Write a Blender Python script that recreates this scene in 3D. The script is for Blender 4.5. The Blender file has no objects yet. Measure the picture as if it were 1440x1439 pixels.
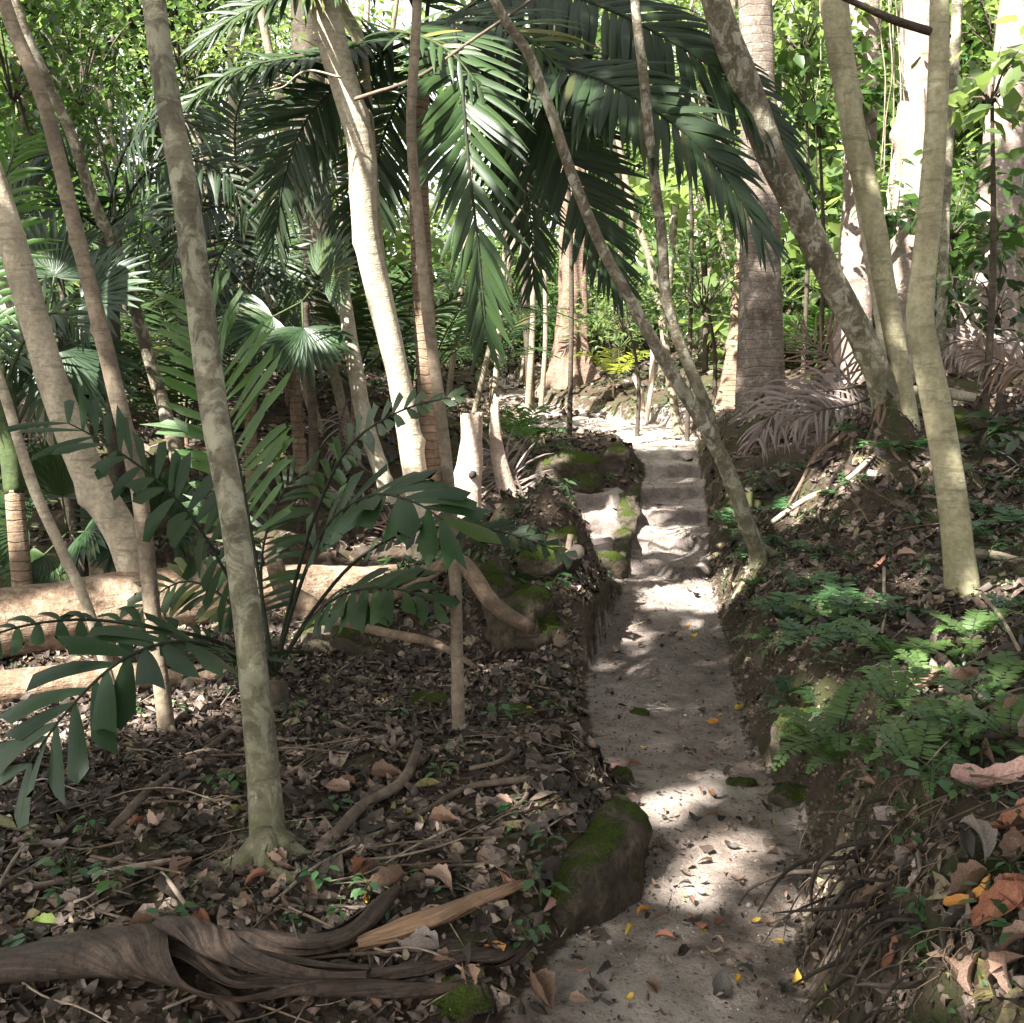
import bpy, math, random
import numpy as np
from mathutils import Vector
random.seed(7)
rng = np.random.default_rng(11)
PI = math.pi
scene = bpy.context.scene
COL = scene.collection
# ------------------------------------------------------------------ camera
CAMZ = 1.6
PITCH = math.radians(8)
FPX = 1617.0
cd = bpy.data.cameras.new('camera'); cam = bpy.data.objects.new('camera', cd); COL.objects.link(cam)
cam.location = (0, 0, CAMZ); cam.rotation_euler = (PI/2 - PITCH, 0, 0)
cd.sensor_width = 36; cd.sensor_height = 36; cd.sensor_fit = 'HORIZONTAL'
cd.lens = 36*FPX/1440; cd.clip_end = 500; cd.clip_start = .05
scene.camera = cam
CP, SP = math.cos(PITCH), math.sin(PITCH)
def ray(px, py):
    u = (px-720)/FPX; v = (720-py)/FPX
    return np.array([u, CP+v*SP, -SP+v*CP])
def P(px, py, t):
    return np.array([0, 0, CAMZ]) + t*ray(px, py)
# ------------------------------------------------------------------ noise
TAB = rng.random(8192)
def vnoise(x, y, z=None):
    x = np.asarray(x, float); y = np.asarray(y, float)
    z = np.zeros_like(x) if z is None else np.asarray(z, float)
    ix, iy, iz = np.floor(x).astype(np.int64), np.floor(y).astype(np.int64), np.floor(z).astype(np.int64)
    fx, fy, fz = x-ix, y-iy, z-iz
    fx, fy, fz = fx*fx*(3-2*fx), fy*fy*(3-2*fy), fz*fz*(3-2*fz)
    def h(a, b, c): return TAB[((a*73856093) ^ (b*19349663) ^ (c*83492791)) & 8191]
    r = 0
    for a in (0, 1):
        for b in (0, 1):
            for c in (0, 1):
                r = r + (fx if a else 1-fx)*(fy if b else 1-fy)*(fz if c else 1-fz)*h(ix+a, iy+b, iz+c)
    return r*2-1
def fbm(x, y, z=None, o=4):
    r = 0; a = 1.; s = 1.
    for i in range(o):
        r = r + a*vnoise(x*s+i*17.3, y*s-i*9.1, None if z is None else z*s+i*3.7); a *= .5; s *= 2.03
    return r
def sst(x, a, b):
    t = np.clip((x-a)/(b-a), 0, 1); return t*t*(3-2*t)
# ------------------------------------------------------------------ terrain height
YK = [-6, 1, 2.56, 3.0, 3.5, 4.0, 4.5, 5.4, 6.25, 7.84, 9.4, 11.5, 13.5, 15, 17, 20, 25, 30]
LK = [-.6, -.25, -.02, .16, .42, .40, .30, .36, .50, .79, 1.0, 1.33, 1.38, .55, .05, -.45, -.75, -.9]
RK = [.4, .52, .74, .84, .98, 1.02, 1.0, 1.12, 1.25, 1.38, 1.64, 1.92, 2.15, 2.6, 1.9, .6, .1, -.1]
def Ledge(Y): return np.interp(Y, YK, LK) + .03*vnoise(Y*2.3, Y*0+3.3)
def Redge(Y): return np.interp(Y, YK, RK) + .035*vnoise(Y*2.1, Y*0+7.3)
def pathz(x, Y):
    z = np.interp(Y, [-6, 6, 7.4, 8.4], [0, 0, .03, .05])
    yy = Y + .16*vnoise(x*2.2, Y*.6) + .09*vnoise(x*7, Y*3) + .03*vnoise(x*23, Y*19)
    for y0, h in ((8.0, .05), (8.75, .075), (9.6, .08), (10.5, .08), (11.5, .09), (12.6, .06)):
        z = z + h*sst(yy, y0-.05, y0+.09) - .02*sst(yy, y0-.6, y0-.05)*(1-sst(yy, y0-.05, y0+.05))
    z = z + np.interp(Y, [13, 16, 20, 25, 35, 60], [0, .03, .18, .45, 1.0, 2.2])
    return z
def height(x, Y, fine=True):
    x = np.asarray(x, float); Y = np.asarray(Y, float)
    L = Ledge(Y); R = Redge(Y); pz = pathz(x, Y)
    dl = L-x; dr = x-R
    # left side
    led = np.interp(Y, [1, 2.4, 2.9, 3.9, 4.4, 5.5, 6.2, 7.5, 9, 12, 15, 18], [.02, .03, .15, .18, .06, .05, .10, .10, .12, .13, .08, .1])
    zl = pz + led*sst(dl, 0, .16) - .10*sst(dl, .7, 2.5)*sst(5.5-Y, 0, 2)
    zl = zl + .32*np.exp(-(((x-.18)/.50)**2 + ((Y-6.7)/.5)**2)**1.5)*(1+.3*fbm(x*4, Y*4, o=3)) * sst(dl, -.02, .25)
    rg = np.exp(-((x-.08)/.72)**2)
    zl = zl + .34*rg*sst(Y, 5.55+.15*vnoise(x*3, x*0+1), 6.0)*(1-sst(Y, 6.7, 7.7))
    zl = zl - .15*sst(-x, 1.2, 3)*sst(Y, 4.2, 5.5)*(1-sst(Y, 7, 9))
    lh = .16*np.clip(Y-8.8, 0, 7)+.05*np.clip(Y-15.8, 0, 60)
    zl = zl + lh*sst(dl, 1.0, 3.4)
    # right side
    bh = np.interp(Y, [0, 2, 2.8, 3.6, 4.6, 5.4, 7, 9, 11, 14, 18], [.5, .54, .54, .44, .34, .30, .34, .34, .46, .28, .2])
    bw = np.interp(Y, [2, 3, 4, 6], [.26, .25, .22, .20])
    sl = np.interp(Y, [0, 3, 5, 8, 11, 14, 25], [.30, .26, .22, .25, .26, .24, .15])
    zr = pz + bh*sst(dr, -.02, bw)**.8 + sl*np.minimum(np.maximum(dr-.2, 0), 5) + .06*np.maximum(dr-5, 0)
    zr = zr + .62*np.exp(-(((x-2.42)/.50)**2 + ((Y-7.6)/.55)**2)**1.5)*(1+.25*fbm(x*5, Y*5, o=3))
    zr = zr + .22*np.exp(-(((x-2.45)/.55)**2 + ((Y-10.9)/.6)**2))
    z = np.where(dl > 0, zl, np.where(dr > 0, np.maximum(zr, pz), pz))
    off = np.maximum(dl, dr); om = sst(off, -.08, .2)
    if fine:
        z = z + om*(.045*fbm(x*1.7, Y*1.7, o=3) + .018*fbm(x*9, Y*9, o=3))
        z = z + om*sst(dr, 0, .1)*.035*fbm(x*6, Y*6+4, o=4)
        z = z + (1-om)*(.022*fbm(x*2.5, Y*2.5, o=3)+.009*fbm(x*11, Y*11, o=4))
        # crumbly bank face on the right
        bf = np.exp(-((dr-.12)/.12)**2)
        z = z + bf*.05*fbm(x*11, Y*11+9, o=3)
    return z
def H(x, y): return float(height(np.array([x]), np.array([y]))[0])
def hit(px, py, t0=1.8, t1=70):
    d = ray(px, py); ts = np.geomspace(t0, t1, 1400)
    X = d[0]*ts; Y = d[1]*ts; Z = CAMZ + d[2]*ts
    below = Z < height(X, Y)
    i = int(np.argmax(below)) if below.any() else len(ts)-1
    t = ts[i]; return np.array([X[i], Y[i], float(height(X[i:i+1], Y[i:i+1])[0])]), t
# ------------------------------------------------------------------ materials
def mat(name, build):
    m = bpy.data.materials.new(name); m.use_nodes = True
    nt = m.node_tree; nt.nodes.clear(); build(NT(nt)); return m
class NT:
    def __init__(s, nt): s.nt = nt
    def n(s, t, **k):
        nd = s.nt.nodes.new(t)
        for a, b in k.items():
            if a == 'inp':
                for i, v in b.items():
                    if isinstance(v, bpy.types.NodeSocket): s.nt.links.new(v, nd.inputs[i])
                    else: nd.inputs[i].default_value = v
            else: setattr(nd, a, b)
        return nd
    def noise(s, vec, scale, detail=6, rough=.6, dist=0):
        return s.n('ShaderNodeTexNoise', inp={'Vector': vec, 'Scale': scale, 'Detail': detail, 'Roughness': rough, 'Distortion': dist}).outputs['Fac']
    def ramp(s, fac, stops, interp='LINEAR'):
        r = s.n('ShaderNodeValToRGB', inp={'Fac': fac}); cr = r.color_ramp; cr.interpolation = interp
        while len(cr.elements) < len(stops): cr.elements.new(.5)
        for e, (p, c) in zip(cr.elements, stops):
            e.position = p; e.color = (c, c, c, 1) if isinstance(c, (int, float)) else (*c, 1)
        return r.outputs['Color']
    def mix(s, fac, a, b, mode='MIX'):
        m = s.n('ShaderNodeMix', data_type='RGBA', blend_type=mode)
        for i, v in ((0, fac), (6, a), (7, b)):
            if isinstance(v, bpy.types.NodeSocket): s.nt.links.new(v, m.inputs[i])
            else: m.inputs[i].default_value = (*v, 1) if isinstance(v, tuple) else v
        return m.outputs[2]
    def math(s, op, a, b=0., c=0.):
        m = s.n('ShaderNodeMath', operation=op)
        for i, v in enumerate((a, b, c)):
            if isinstance(v, bpy.types.NodeSocket): s.nt.links.new(v, m.inputs[i])
            else: m.inputs[i].default_value = v
        return m.outputs[0]
    def mapv(s, scale, coord='Object'):
        tc = s.n('ShaderNodeTexCoord').outputs[coord] if coord != 'World' else s.n('ShaderNodeNewGeometry').outputs['Position']
        return s.n('ShaderNodeMapping', inp={'Vector': tc, 'Scale': scale}).outputs[0]
    def attr(s, name): return s.n('ShaderNodeAttribute', attribute_name=name).outputs['Fac']
    def bump(s, h, strength=.5, dist=.02): return s.n('ShaderNodeBump', inp={'Height': h, 'Strength': strength, 'Distance': dist}).outputs[0]
    def out(s, sh): s.n('ShaderNodeOutputMaterial', inp={'Surface': sh})
    def bsdf(s, col, rough=.8, normal=None, spec=.5):
        i = {'Base Color': col if not isinstance(col, tuple) else (*col, 1), 'Roughness': rough, 'Specular IOR Level': spec}
        if normal is not None: i['Normal'] = normal
        return s.n('ShaderNodeBsdfPrincipled', inp=i).outputs[0]

def bark(name, dark, light, lichen=None, lich_amt=.45, ring=0., vstretch=.35, scale=1., moss=None, spots=None, bumpd=.006, rough=.85, rs=1., axs=None):
    def b(N):
        v = N.mapv(axs or (1, 1, vstretch)); vi = N.mapv((1, 1, 1)); vh = N.mapv((.35, .35, 2.2))
        n1 = N.noise(v, 9*scale, 7, .65); n2 = N.noise(vi, 42*scale, 5, .7); n3 = N.noise(vh, 16*scale, 5, .7, .6)
        base = N.mix(N.ramp(n1, [(.34, 0.), (.66, 1.)]), dark, light)
        base = N.mix(N.math('MULTIPLY', N.ramp(n2, [(.35, 1.), (.6, 0.)]), .55), base, tuple(c*.45 for c in dark))
        base = N.mix(N.math('MULTIPLY', N.ramp(n3, [(.54, 0.), (.62, 1.)]), .6), base, tuple(c*.5 for c in dark))
        h = N.math('ADD', N.math('MULTIPLY', n2, .6), n1)
        h = N.math('ADD', h, N.math('MULTIPLY', n3, .8))
        if ring:
            sx = N.n('ShaderNodeSeparateXYZ', inp={0: vi}).outputs[2]
            zz = N.math('ADD', sx, N.math('MULTIPLY', N.noise(vi, 3, 3), .10))
            w = N.math('PINGPONG', N.math('MULTIPLY', zz, ring), .5)
            rg = N.ramp(w, [(0., 1.), (.09, 0.)])
            base = N.mix(N.math('MULTIPLY', rg, .6*rs), base, tuple(c*.4 for c in dark))
            h = N.math('SUBTRACT', h, N.math('MULTIPLY', rg, 1.2*rs))
        if lichen:
            l = N.ramp(N.noise(N.mapv((1, 1, .75)), 13*scale, 6, .7, .8), [(1-lich_amt-.05, 0.), (1-lich_amt+.05, 1.)])
            base = N.mix(N.math('MULTIPLY', l, .8), base, lichen)
        if spots:
            vo = N.n('ShaderNodeTexVoronoi', inp={'Vector': vi, 'Scale': 16.}).outputs['Distance']
            k = N.math('MULTIPLY', N.ramp(vo, [(.16, 1.), (.24, 0.)]), N.ramp(N.noise(vi, 2.5, 2), [(.42, 0.), (.55, 1.)]))
            base = N.mix(k, base, spots)
        if moss:
            sx = N.n('ShaderNodeSeparateXYZ', inp={0: vi}).outputs[2]
            k = N.math('ADD', N.math('MULTIPLY', sx, -1/moss[1]), 1.)
            k = N.math('MULTIPLY', N.n('ShaderNodeClamp', inp={0: k}).outputs[0], N.ramp(N.noise(vi, 7, 5), [(.35, .1), (.6, 1.)]))
            base = N.mix(k, base, moss[0])
        fb = N.noise(vi, 4*scale, 4, .6); base = N.mix(N.ramp(fb, [(.3, .55), (.5, 0.)]), base, tuple(c*.5 for c in dark)); base = N.mix(N.ramp(fb, [(.55, 0.), (.75, .35)]), base, tuple(min(1, c*1.35) for c in light))
        N.out(N.bsdf(base, rough, N.bump(h, 1., bumpd*1.8), .3))
    return mat(name, b)
def leafmat(name, c0, c1, c2=None, rough=.4, trans=.3, vein=0., tcol=None, spec=.5):
    def b(N):
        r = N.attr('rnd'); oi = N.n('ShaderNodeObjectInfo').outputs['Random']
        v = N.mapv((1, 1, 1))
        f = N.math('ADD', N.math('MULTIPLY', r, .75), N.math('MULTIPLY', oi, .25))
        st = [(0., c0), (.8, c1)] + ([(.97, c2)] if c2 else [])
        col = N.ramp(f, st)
        n = N.noise(v, 60, 4)
        col = N.mix(N.math('MULTIPLY', n, .5), col, tuple(x*.45 for x in c0))
        wv = N.n('ShaderNodeCombineXYZ', inp={0: N.math('MULTIPLY', N.attr('lng'), 5.)}).outputs[0]; sn = N.noise(wv, 1., 3, .8)
        col = N.mix(N.ramp(sn, [(.35, .5), (.55, 0.)]), col, tuple(x*.5 for x in c0))
        sh = N.bsdf(col, rough, N.bump(N.math('ADD', N.math('MULTIPLY', n, .4), sn), .5, .003), spec)
        if trans:
            tc = N.mix(.5, col, tcol or tuple(min(1, x*2.2) for x in c1))
            tr = N.n('ShaderNodeBsdfTranslucent', inp={'Color': tc}).outputs[0]
            sh = N.n('ShaderNodeMixShader', inp={0: trans, 1: sh, 2: tr}).outputs[0]
        N.out(sh)
    return mat(name, b)

M = {}
M['bark_grey'] = bark('bark_grey_lichen', (.115, .100, .066), (.235, .21, .145), (.35, .335, .24), .46, moss=((.095, .095, .042), 1.0))
M['bark_pale'] = bark('bark_pale', (.30, .25, .175), (.50, .43, .32), (.22, .20, .13), .35)
M['bark_white'] = bark('bark_whitish', (.42, .36, .26), (.62, .55, .42), (.30, .26, .17), .35, scale=.8)
M['bark_red'] = bark('bark_reddish', (.165, .125, .088), (.29, .235, .165), (.30, .22, .17), .3, bumpd=.004)
M['bark_tan'] = bark('bark_tan', (.17, .14, .095), (.31, .26, .18), (.27, .24, .16), .35)
M['bark_lichen'] = bark('bark_spotted_lichen', (.095, .078, .05), (.22, .185, .125), (.38, .36, .28), .46, scale=1.1, moss=((.10, .10, .05), .8))
M['bark_green'] = bark('bark_greenish', (.26, .23, .135), (.42, .385, .25), (.19, .17, .10), .33, vstretch=.18, scale=.8, bumpd=.004, moss=((.17, .17, .08), .5))
M['bark_palm'] = bark('bark_palm_ringed', (.11, .085, .065), (.22, .175, .14), (.30, .28, .24), .40, ring=11, vstretch=.6, rs=.35)
M['bark_palm_s'] = bark('bark_palm_slender', (.19, .13, .085), (.32, .23, .15), (.24, .21, .13), .3, ring=17, rs=.6)
M['bark_big'] = bark('bark_big_spotted', (.22, .165, .135), (.36, .285, .24), (.30, .24, .195), .3, spots=(.62, .58, .52), scale=.6)
M['bark_fig'] = bark('bark_fluted', (.14, .09, .065), (.28, .195, .14), None, vstretch=.12, scale=.8, bumpd=.02)
M['bark_dark'] = bark('bark_dark', (.045, .035, .025), (.11, .085, .06), (.10, .09, .055), .3)
M['log'] = bark('log_wood', (.15, .095, .06), (.42, .29, .195), (.34, .27, .19), .45, axs=(.12, 1, 1), scale=.8, bumpd=.014)
M['stump'] = bark('stump_wood', (.45, .33, .25), (.66, .53, .43), (.38, .25, .18), .35, vstretch=.12, bumpd=.01)
M['root'] = bark('root_bark', (.10, .068, .045), (.22, .155, .105), (.20, .17, .10), .3)
M['root_dark'] = bark('root_dark', (.018, .013, .010), (.06, .045, .033), None, bumpd=.003)
M['stick'] = bark('stick', (.07, .05, .035), (.19, .145, .105), (.16, .14, .09), .3, bumpd=.003)
M['stick_pale'] = bark('stick_pale', (.22, .17, .12), (.38, .31, .24), None, bumpd=.003)
def sheathm(N):
    v = N.mapv((1, 1, 1)); r = N.attr('rnd')
    wv = N.n('ShaderNodeCombineXYZ', inp={0: N.math('MULTIPLY', r, 34.), 1: N.math('MULTIPLY', N.attr('lng'), 6.)}).outputs[0]
    f = N.noise(wv, 1., 6, .7); n = N.noise(v, 7, 6, .7)
    c = N.ramp(f, [(.3, (.022, .014, .010)), (.5, (.055, .036, .025)), (.70, (.12, .082, .056))])
    c = N.mix(N.ramp(n, [(.55, 0.), (.75, .4)]), c, (.12, .095, .075))
    c = N.mix(N.ramp(N.noise(v, 3.1, 4), [(.58, 0.), (.72, .6)]), c, (.10, .05, .03))
    n9 = N.noise(v, 55, 6, .75); c = N.mix(N.ramp(n9, [(.38, .7), (.5, 0.)]), c, (.012, .009, .007))
    N.out(N.bsdf(c, .65, N.bump(N.math('ADD', f, N.math('MULTIPLY', n9, .8)), .9, .008), .35))
M['sheath'] = mat('dried_sheath', sheathm)
def sheathb(N):
    v = N.mapv((1, 1, 1)); r = N.attr('rnd')
    wv = N.n('ShaderNodeCombineXYZ', inp={0: N.math('MULTIPLY', r, 34.), 1: N.math('MULTIPLY', N.attr('lng'), 3.)}).outputs[0]
    f = N.noise(wv, 1., 6, .7); n = N.noise(v, 9, 6, .7)
    c = N.ramp(f, [(.3, (.10, .055, .03)), (.55, (.27, .16, .09)), (.72, (.40, .25, .15))])
    c = N.mix(N.ramp(n, [(.5, 0.), (.7, .7)]), c, (.08, .06, .05))
    N.out(N.bsdf(c, .6, N.bump(f, .8, .006), .4))
M['sheath_tan'] = mat('dried_sheath_tan', sheathb)
# ground and path share one shader driven by the 'pm' attribute (0 litter soil .. 1 trodden sand)
def groundm(N):
    w = N.mapv((1, 1, 1), 'World'); pm = N.attr('pm'); bk = N.attr('bank')
    n1 = N.noise(w, 2.2, 6, .6); n2 = N.noise(w, 14, 8, .7); n3 = N.noise(w, 85, 6, .75); n4 = N.noise(w, .9, 4)
    sand = N.mix(N.ramp(n2, [(.35, 0.), (.65, 1.)]), (.165, .128, .104), (.315, .255, .218))
    sand = N.mix(N.ramp(n1, [(.42, 0.), (.6, .8)]), sand, (.44, .385, .335))
    sand = N.mix(N.math('MULTIPLY', N.attr('damp'), N.ramp(n2, [(.3, .9), (.7, .45)])), sand, (.11, .09, .08))
    sand = N.mix(N.ramp(n3, [(.55, 0.), (.66, .5)]), sand, (.42, .37, .33))
    sand = N.mix(N.ramp(n3, [(.36, .8), (.44, 0.)]), sand, (.10, .078, .06))
    sand = N.mix(N.ramp(N.noise(w, 27, 5, .8), [(.33, .7), (.42, 0.)]), sand, (.13, .10, .075))
    soil = N.mix(N.ramp(n2, [(.3, 0.), (.7, 1.)]), (.030, .021, .014), (.085, .060, .042))
    soil = N.mix(N.ramp(n3, [(.55, 0.), (.68, .6)]), soil, (.14, .105, .075))
    mo = N.math('MULTIPLY', N.ramp(n4, [(.48, 0.), (.60, 1.)]), N.ramp(n2, [(.42, 0.), (.60, .9)]))
    soil = N.mix(mo, soil, (.045, .062, .014))
    bank = N.mix(N.ramp(n2, [(.3, 0.), (.7, 1.)]), (.030, .022, .015), (.085, .062, .042))
    bank = N.mix(N.ramp(n3, [(.54, 0.), (.66, .6)]), bank, (.14, .105, .075))
    bank = N.mix(N.ramp(N.noise(w, 3.1, 6, .7), [(.47, 0.), (.58, .8)]), bank, (.040, .048, .014))
    soil = N.mix(bk, soil, bank)
    k = N.ramp(N.math('ADD', pm, N.math('MULTIPLY', N.math('SUBTRACT', n2, .5), .9)), [(.38, 0.), (.62, 1.)])
    c = N.mix(k, soil, sand)
    h = N.math('ADD', N.math('MULTIPLY', n2, 1.5), N.math('MULTIPLY', n3, .6))
    N.out(N.bsdf(c, .92, N.bump(h, 1., .02), .2))
M['ground'] = mat('ground_and_path', groundm)
def litterm(N):
    r = N.attr('rnd'); v = N.mapv((1, 1, 1), 'World')
    c = N.ramp(r, [(0., (.026, .020, .016)), (.28, (.062, .045, .035)), (.5, (.125, .090, .070)), (.7, (.21, .155, .122)), (.88, (.32, .245, .20)), (.94, (.20, .175, .06)), (1., (.42, .32, .25))])
    c = N.mix(N.ramp(N.noise(v, 45, 5, .7), [(.4, .65), (.6, 0.)]), c, (.03, .022, .016))
    sh = N.bsdf(c, .6, N.bump(N.noise(v, 90, 3), .4, .003), .35)
    tr = N.n('ShaderNodeBsdfTranslucent', inp={'Color': c}).outputs[0]
    N.out(N.n('ShaderNodeMixShader', inp={0: .12, 1: sh, 2: tr}).outputs[0])
M['litter'] = mat('dead_leaf_litter', litterm)
def deadleaf(name, a, b):
    def f(N):
        v = N.mapv((1, 1, 1))
        c = N.mix(N.ramp(N.noise(v, 30, 5, .7), [(.4, 0.), (.62, 1.)]), a, b)
        N.out(N.bsdf(c, .5, N.bump(N.noise(v, 70, 3), .4, .003), .4))
    return mat(name, f)
DL = {'brown': deadleaf('leaf_brown', (.10, .058, .038), (.22, .14, .095)), 'reddish': deadleaf('leaf_reddish', (.20, .075, .04), (.32, .15, .09)),
      'yellow': deadleaf('leaf_yellow', (.42, .27, .03), (.55, .38, .06)), 'grey': deadleaf('leaf_grey', (.12, .10, .085), (.26, .22, .19)),
      'orange': deadleaf('leaf_orange', (.42, .17, .03), (.52, .26, .06)), 'tan': deadleaf('leaf_tan', (.26, .165, .12), (.40, .28, .21)),
      'dark': deadleaf('leaf_dark', (.022, .018, .015), (.06, .05, .042)), 'green': deadleaf('leaf_fallen_green', (.13, .19, .035), (.20, .25, .06)),
      'pink': deadleaf('leaf_pinkish', (.26, .14, .11), (.42, .27, .23))}
def rockm(N, off=0.):
    w = N.mapv((1, 1, 1), 'World')
    nz = N.n('ShaderNodeSeparateXYZ', inp={0: N.n('ShaderNodeNewGeometry').outputs['Normal']}).outputs[2]
    n1 = N.noise(w, 5, 6, .7); n2 = N.noise(w, 26, 8, .75); n3 = N.noise(w, 120, 5, .8)
    c = N.mix(N.ramp(n2, [(.3, 0.), (.7, 1.)]), (.030, .023, .016), (.115, .095, .070))
    st = N.noise(N.mapv((14, 14, 1.2), 'World'), 2, 5, .7)
    c = N.mix(N.ramp(st, [(.5, 0.), (.65, .8)]), c, (.10, .08, .05))
    k = N.math('ADD', N.math('MULTIPLY_ADD', nz, .42, off), N.math('MULTIPLY', N.math('SUBTRACT', n1, .5), 2.2))
    mossc = N.mix(N.ramp(n3, [(.35, 0.), (.65, 1.)]), (.025, .042, .005), (.105, .145, .018))
    mk = N.ramp(k, [(.17, 0.), (.36, 1.)])
    c = N.mix(mk, c, mossc)
    h = N.math('ADD', N.math('MULTIPLY', n2, 1.), N.math('MULTIPLY', N.math('MULTIPLY', n3, mk), 2.2))
    N.out(N.bsdf(c, .95, N.bump(h, 1., .02), .15))
M['rock'] = mat('mossy_rock', rockm); M['rock_dry'] = mat('dry_rock', lambda N: rockm(N, -.22))
def gravelm(N):
    r = N.attr('rnd'); N.out(N.bsdf(N.ramp(r, [(0., (.06, .045, .035)), (.5, (.19, .155, .13)), (1., (.42, .38, .34))]), .9))
M['gravel'] = mat('gravel', gravelm)
def crumbm(N): N.out(N.bsdf(N.ramp(N.attr('rnd'), [(0., (.025, .018, .012)), (.4, (.10, .075, .052))]), .95))
M['crumb'] = mat('soil_crumb', crumbm)

M['palm_dark'] = leafmat('palm_leaf_dark', (.011, .027, .008), (.026, .056, .015), (.14, .10, .03), rough=.5)
M['palm_green'] = leafmat('palm_leaf_green', (.018, .040, .012), (.048, .088, .024), (.18, .16, .03), rough=.4, trans=.15, spec=.4)
M['palm_bright'] = leafmat('palm_leaf_bright', (.035, .09, .015), (.075, .17, .03), rough=.4, trans=.4, tcol=(.22, .45, .04))
M['palm_blue'] = leafmat('palm_leaf_bluish', (.013, .036, .012), (.036, .078, .024), (.08, .11, .02), rough=.42, trans=.2, spec=.4)
M['palm_yellow'] = leafmat('palm_leaf_yellow', (.10, .16, .02), (.30, .32, .04), rough=.4, trans=.4)
M['leaf_mid'] = leafmat('leaf_mid', (.016, .040, .012), (.058, .108, .030), (.18, .24, .07), rough=.28, trans=.34, tcol=(.22, .42, .08))
M['leaf_light'] = leafmat('leaf_light', (.06, .105, .035), (.17, .235, .085), (.32, .36, .18), rough=.28, trans=.45, tcol=(.42, .58, .13))
M['leaf_dark'] = leafmat('leaf_dark', (.012, .030, .010), (.035, .07, .02), rough=.3, trans=.2)
M['fern'] = leafmat('fern_green', (.06, .12, .03), (.12, .20, .055), (.19, .27, .07), rough=.45, trans=.35, tcol=(.18, .42, .10))
M['herb'] = leafmat('herb_green', (.035, .10, .035), (.075, .17, .055), (.13, .24, .05), rough=.42, trans=.3)
M['dead_frond'] = leafmat('dead_frond', (.15, .115, .10), (.32, .26, .235), rough=.7, trans=.1, tcol=(.3, .25, .2))
M['dead_frond_br'] = leafmat('dead_frond_brown', (.10, .06, .04), (.24, .155, .105), rough=.7, trans=.1, tcol=(.3, .2, .12))
M['stem_green'] = bark('stem_green', (.035, .055, .018), (.075, .10, .035), None, bumpd=.002)
M['stem_dark'] = bark('stem_dark', (.012, .016, .009), (.035, .04, .02), None, bumpd=.002)
# ------------------------------------------------------------------ mesh helpers
def build(name, parts, mats, loc=(0, 0, 0), parent=None, smooth=True):
    """parts: list of (V, F, material index, rnd or None[, lng]); V in world coordinates, loc is the origin"""
    loc = np.asarray(loc, float); Vs = []; Rs = []; Ls = []; loops = []; starts = []; tot = []; mi = []; off = 0; ls = 0
    for p in parts:
        V = np.asarray(p[0], float); F = np.asarray(p[1], int)
        if len(V) == 0: continue
        Vs.append(V-loc); r = p[3] if len(p) > 3 and p[3] is not None else np.full(len(V), .5)
        Rs.append(np.broadcast_to(r, (len(V),))); Ls.append(p[4] if len(p) > 4 else np.zeros(len(V)))
        k = F.shape[1]; loops.append((F+off).ravel()); starts.append(ls+np.arange(len(F))*k); tot.append(np.full(len(F), k))
        mi.append(np.full(len(F), p[2])); ls += F.size; off += len(V)
    V = np.concatenate(Vs); lp = np.concatenate(loops).astype(np.int32); st = np.concatenate(starts).astype(np.int32)
    me = bpy.data.meshes.new(name)
    me.vertices.add(len(V)); me.vertices.foreach_set('co', V.astype(np.float32).ravel())
    me.loops.add(len(lp)); me.loops.foreach_set('vertex_index', lp)
    me.polygons.add(len(st)); me.polygons.foreach_set('loop_start', st)
    try: me.polygons.foreach_set('loop_total', np.concatenate(tot).astype(np.int32))
    except Exception: pass
    for m in mats: me.materials.append(m)
    me.polygons.foreach_set('material_index', np.concatenate(mi).astype(np.int32))
    me.polygons.foreach_set('use_smooth', np.full(len(st), smooth))
    a = me.attributes.new('rnd', 'FLOAT', 'POINT'); a.data.foreach_set('value', np.concatenate(Rs).astype(np.float32))
    a = me.attributes.new('lng', 'FLOAT', 'POINT'); a.data.foreach_set('value', np.concatenate(Ls).astype(np.float32))
    me.update(calc_edges=True); me.validate()
    o = bpy.data.objects.new(name, me); COL.objects.link(o)
    if parent is not None: o.parent = parent; o.location = tuple(loc-np.array(parent['_w'])) if '_w' in parent else tuple(loc)
    else: o.location = tuple(loc)
    return o
def tag(o, label=None, cat=None, group=None, kind=None):
    if label: o['label'] = label
    if cat: o['category'] = cat
    if group: o['group'] = group
    if kind: o['kind'] = kind
    return o
def thing(name, loc, label, cat, group=None):
    o = bpy.data.objects.new(name, None); COL.objects.link(o); o.location = tuple(loc); o.empty_display_size = .1
    return tag(o, label, cat, group)
def cr(pts, n):
    pts = np.asarray(pts, float)
    if len(pts) == 2: return pts[0]+(pts[1]-pts[0])*np.linspace(0, 1, n)[:, None]
    q = np.vstack([2*pts[0]-pts[1], pts, 2*pts[-1]-pts[-2]]); m = len(pts)-1; out = []
    for s in np.linspace(0, m-1e-6, n):
        i = int(s); t = s-i; a, b, c, d = q[i:i+4]
        out.append(.5*((2*b)+(c-a)*t+(2*a-5*b+4*c-d)*t*t+(3*b-a-3*c+d)*t**3))
    return np.array(out)
def norm(v): return v/np.maximum(np.linalg.norm(v, axis=-1, keepdims=True), 1e-9)
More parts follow.
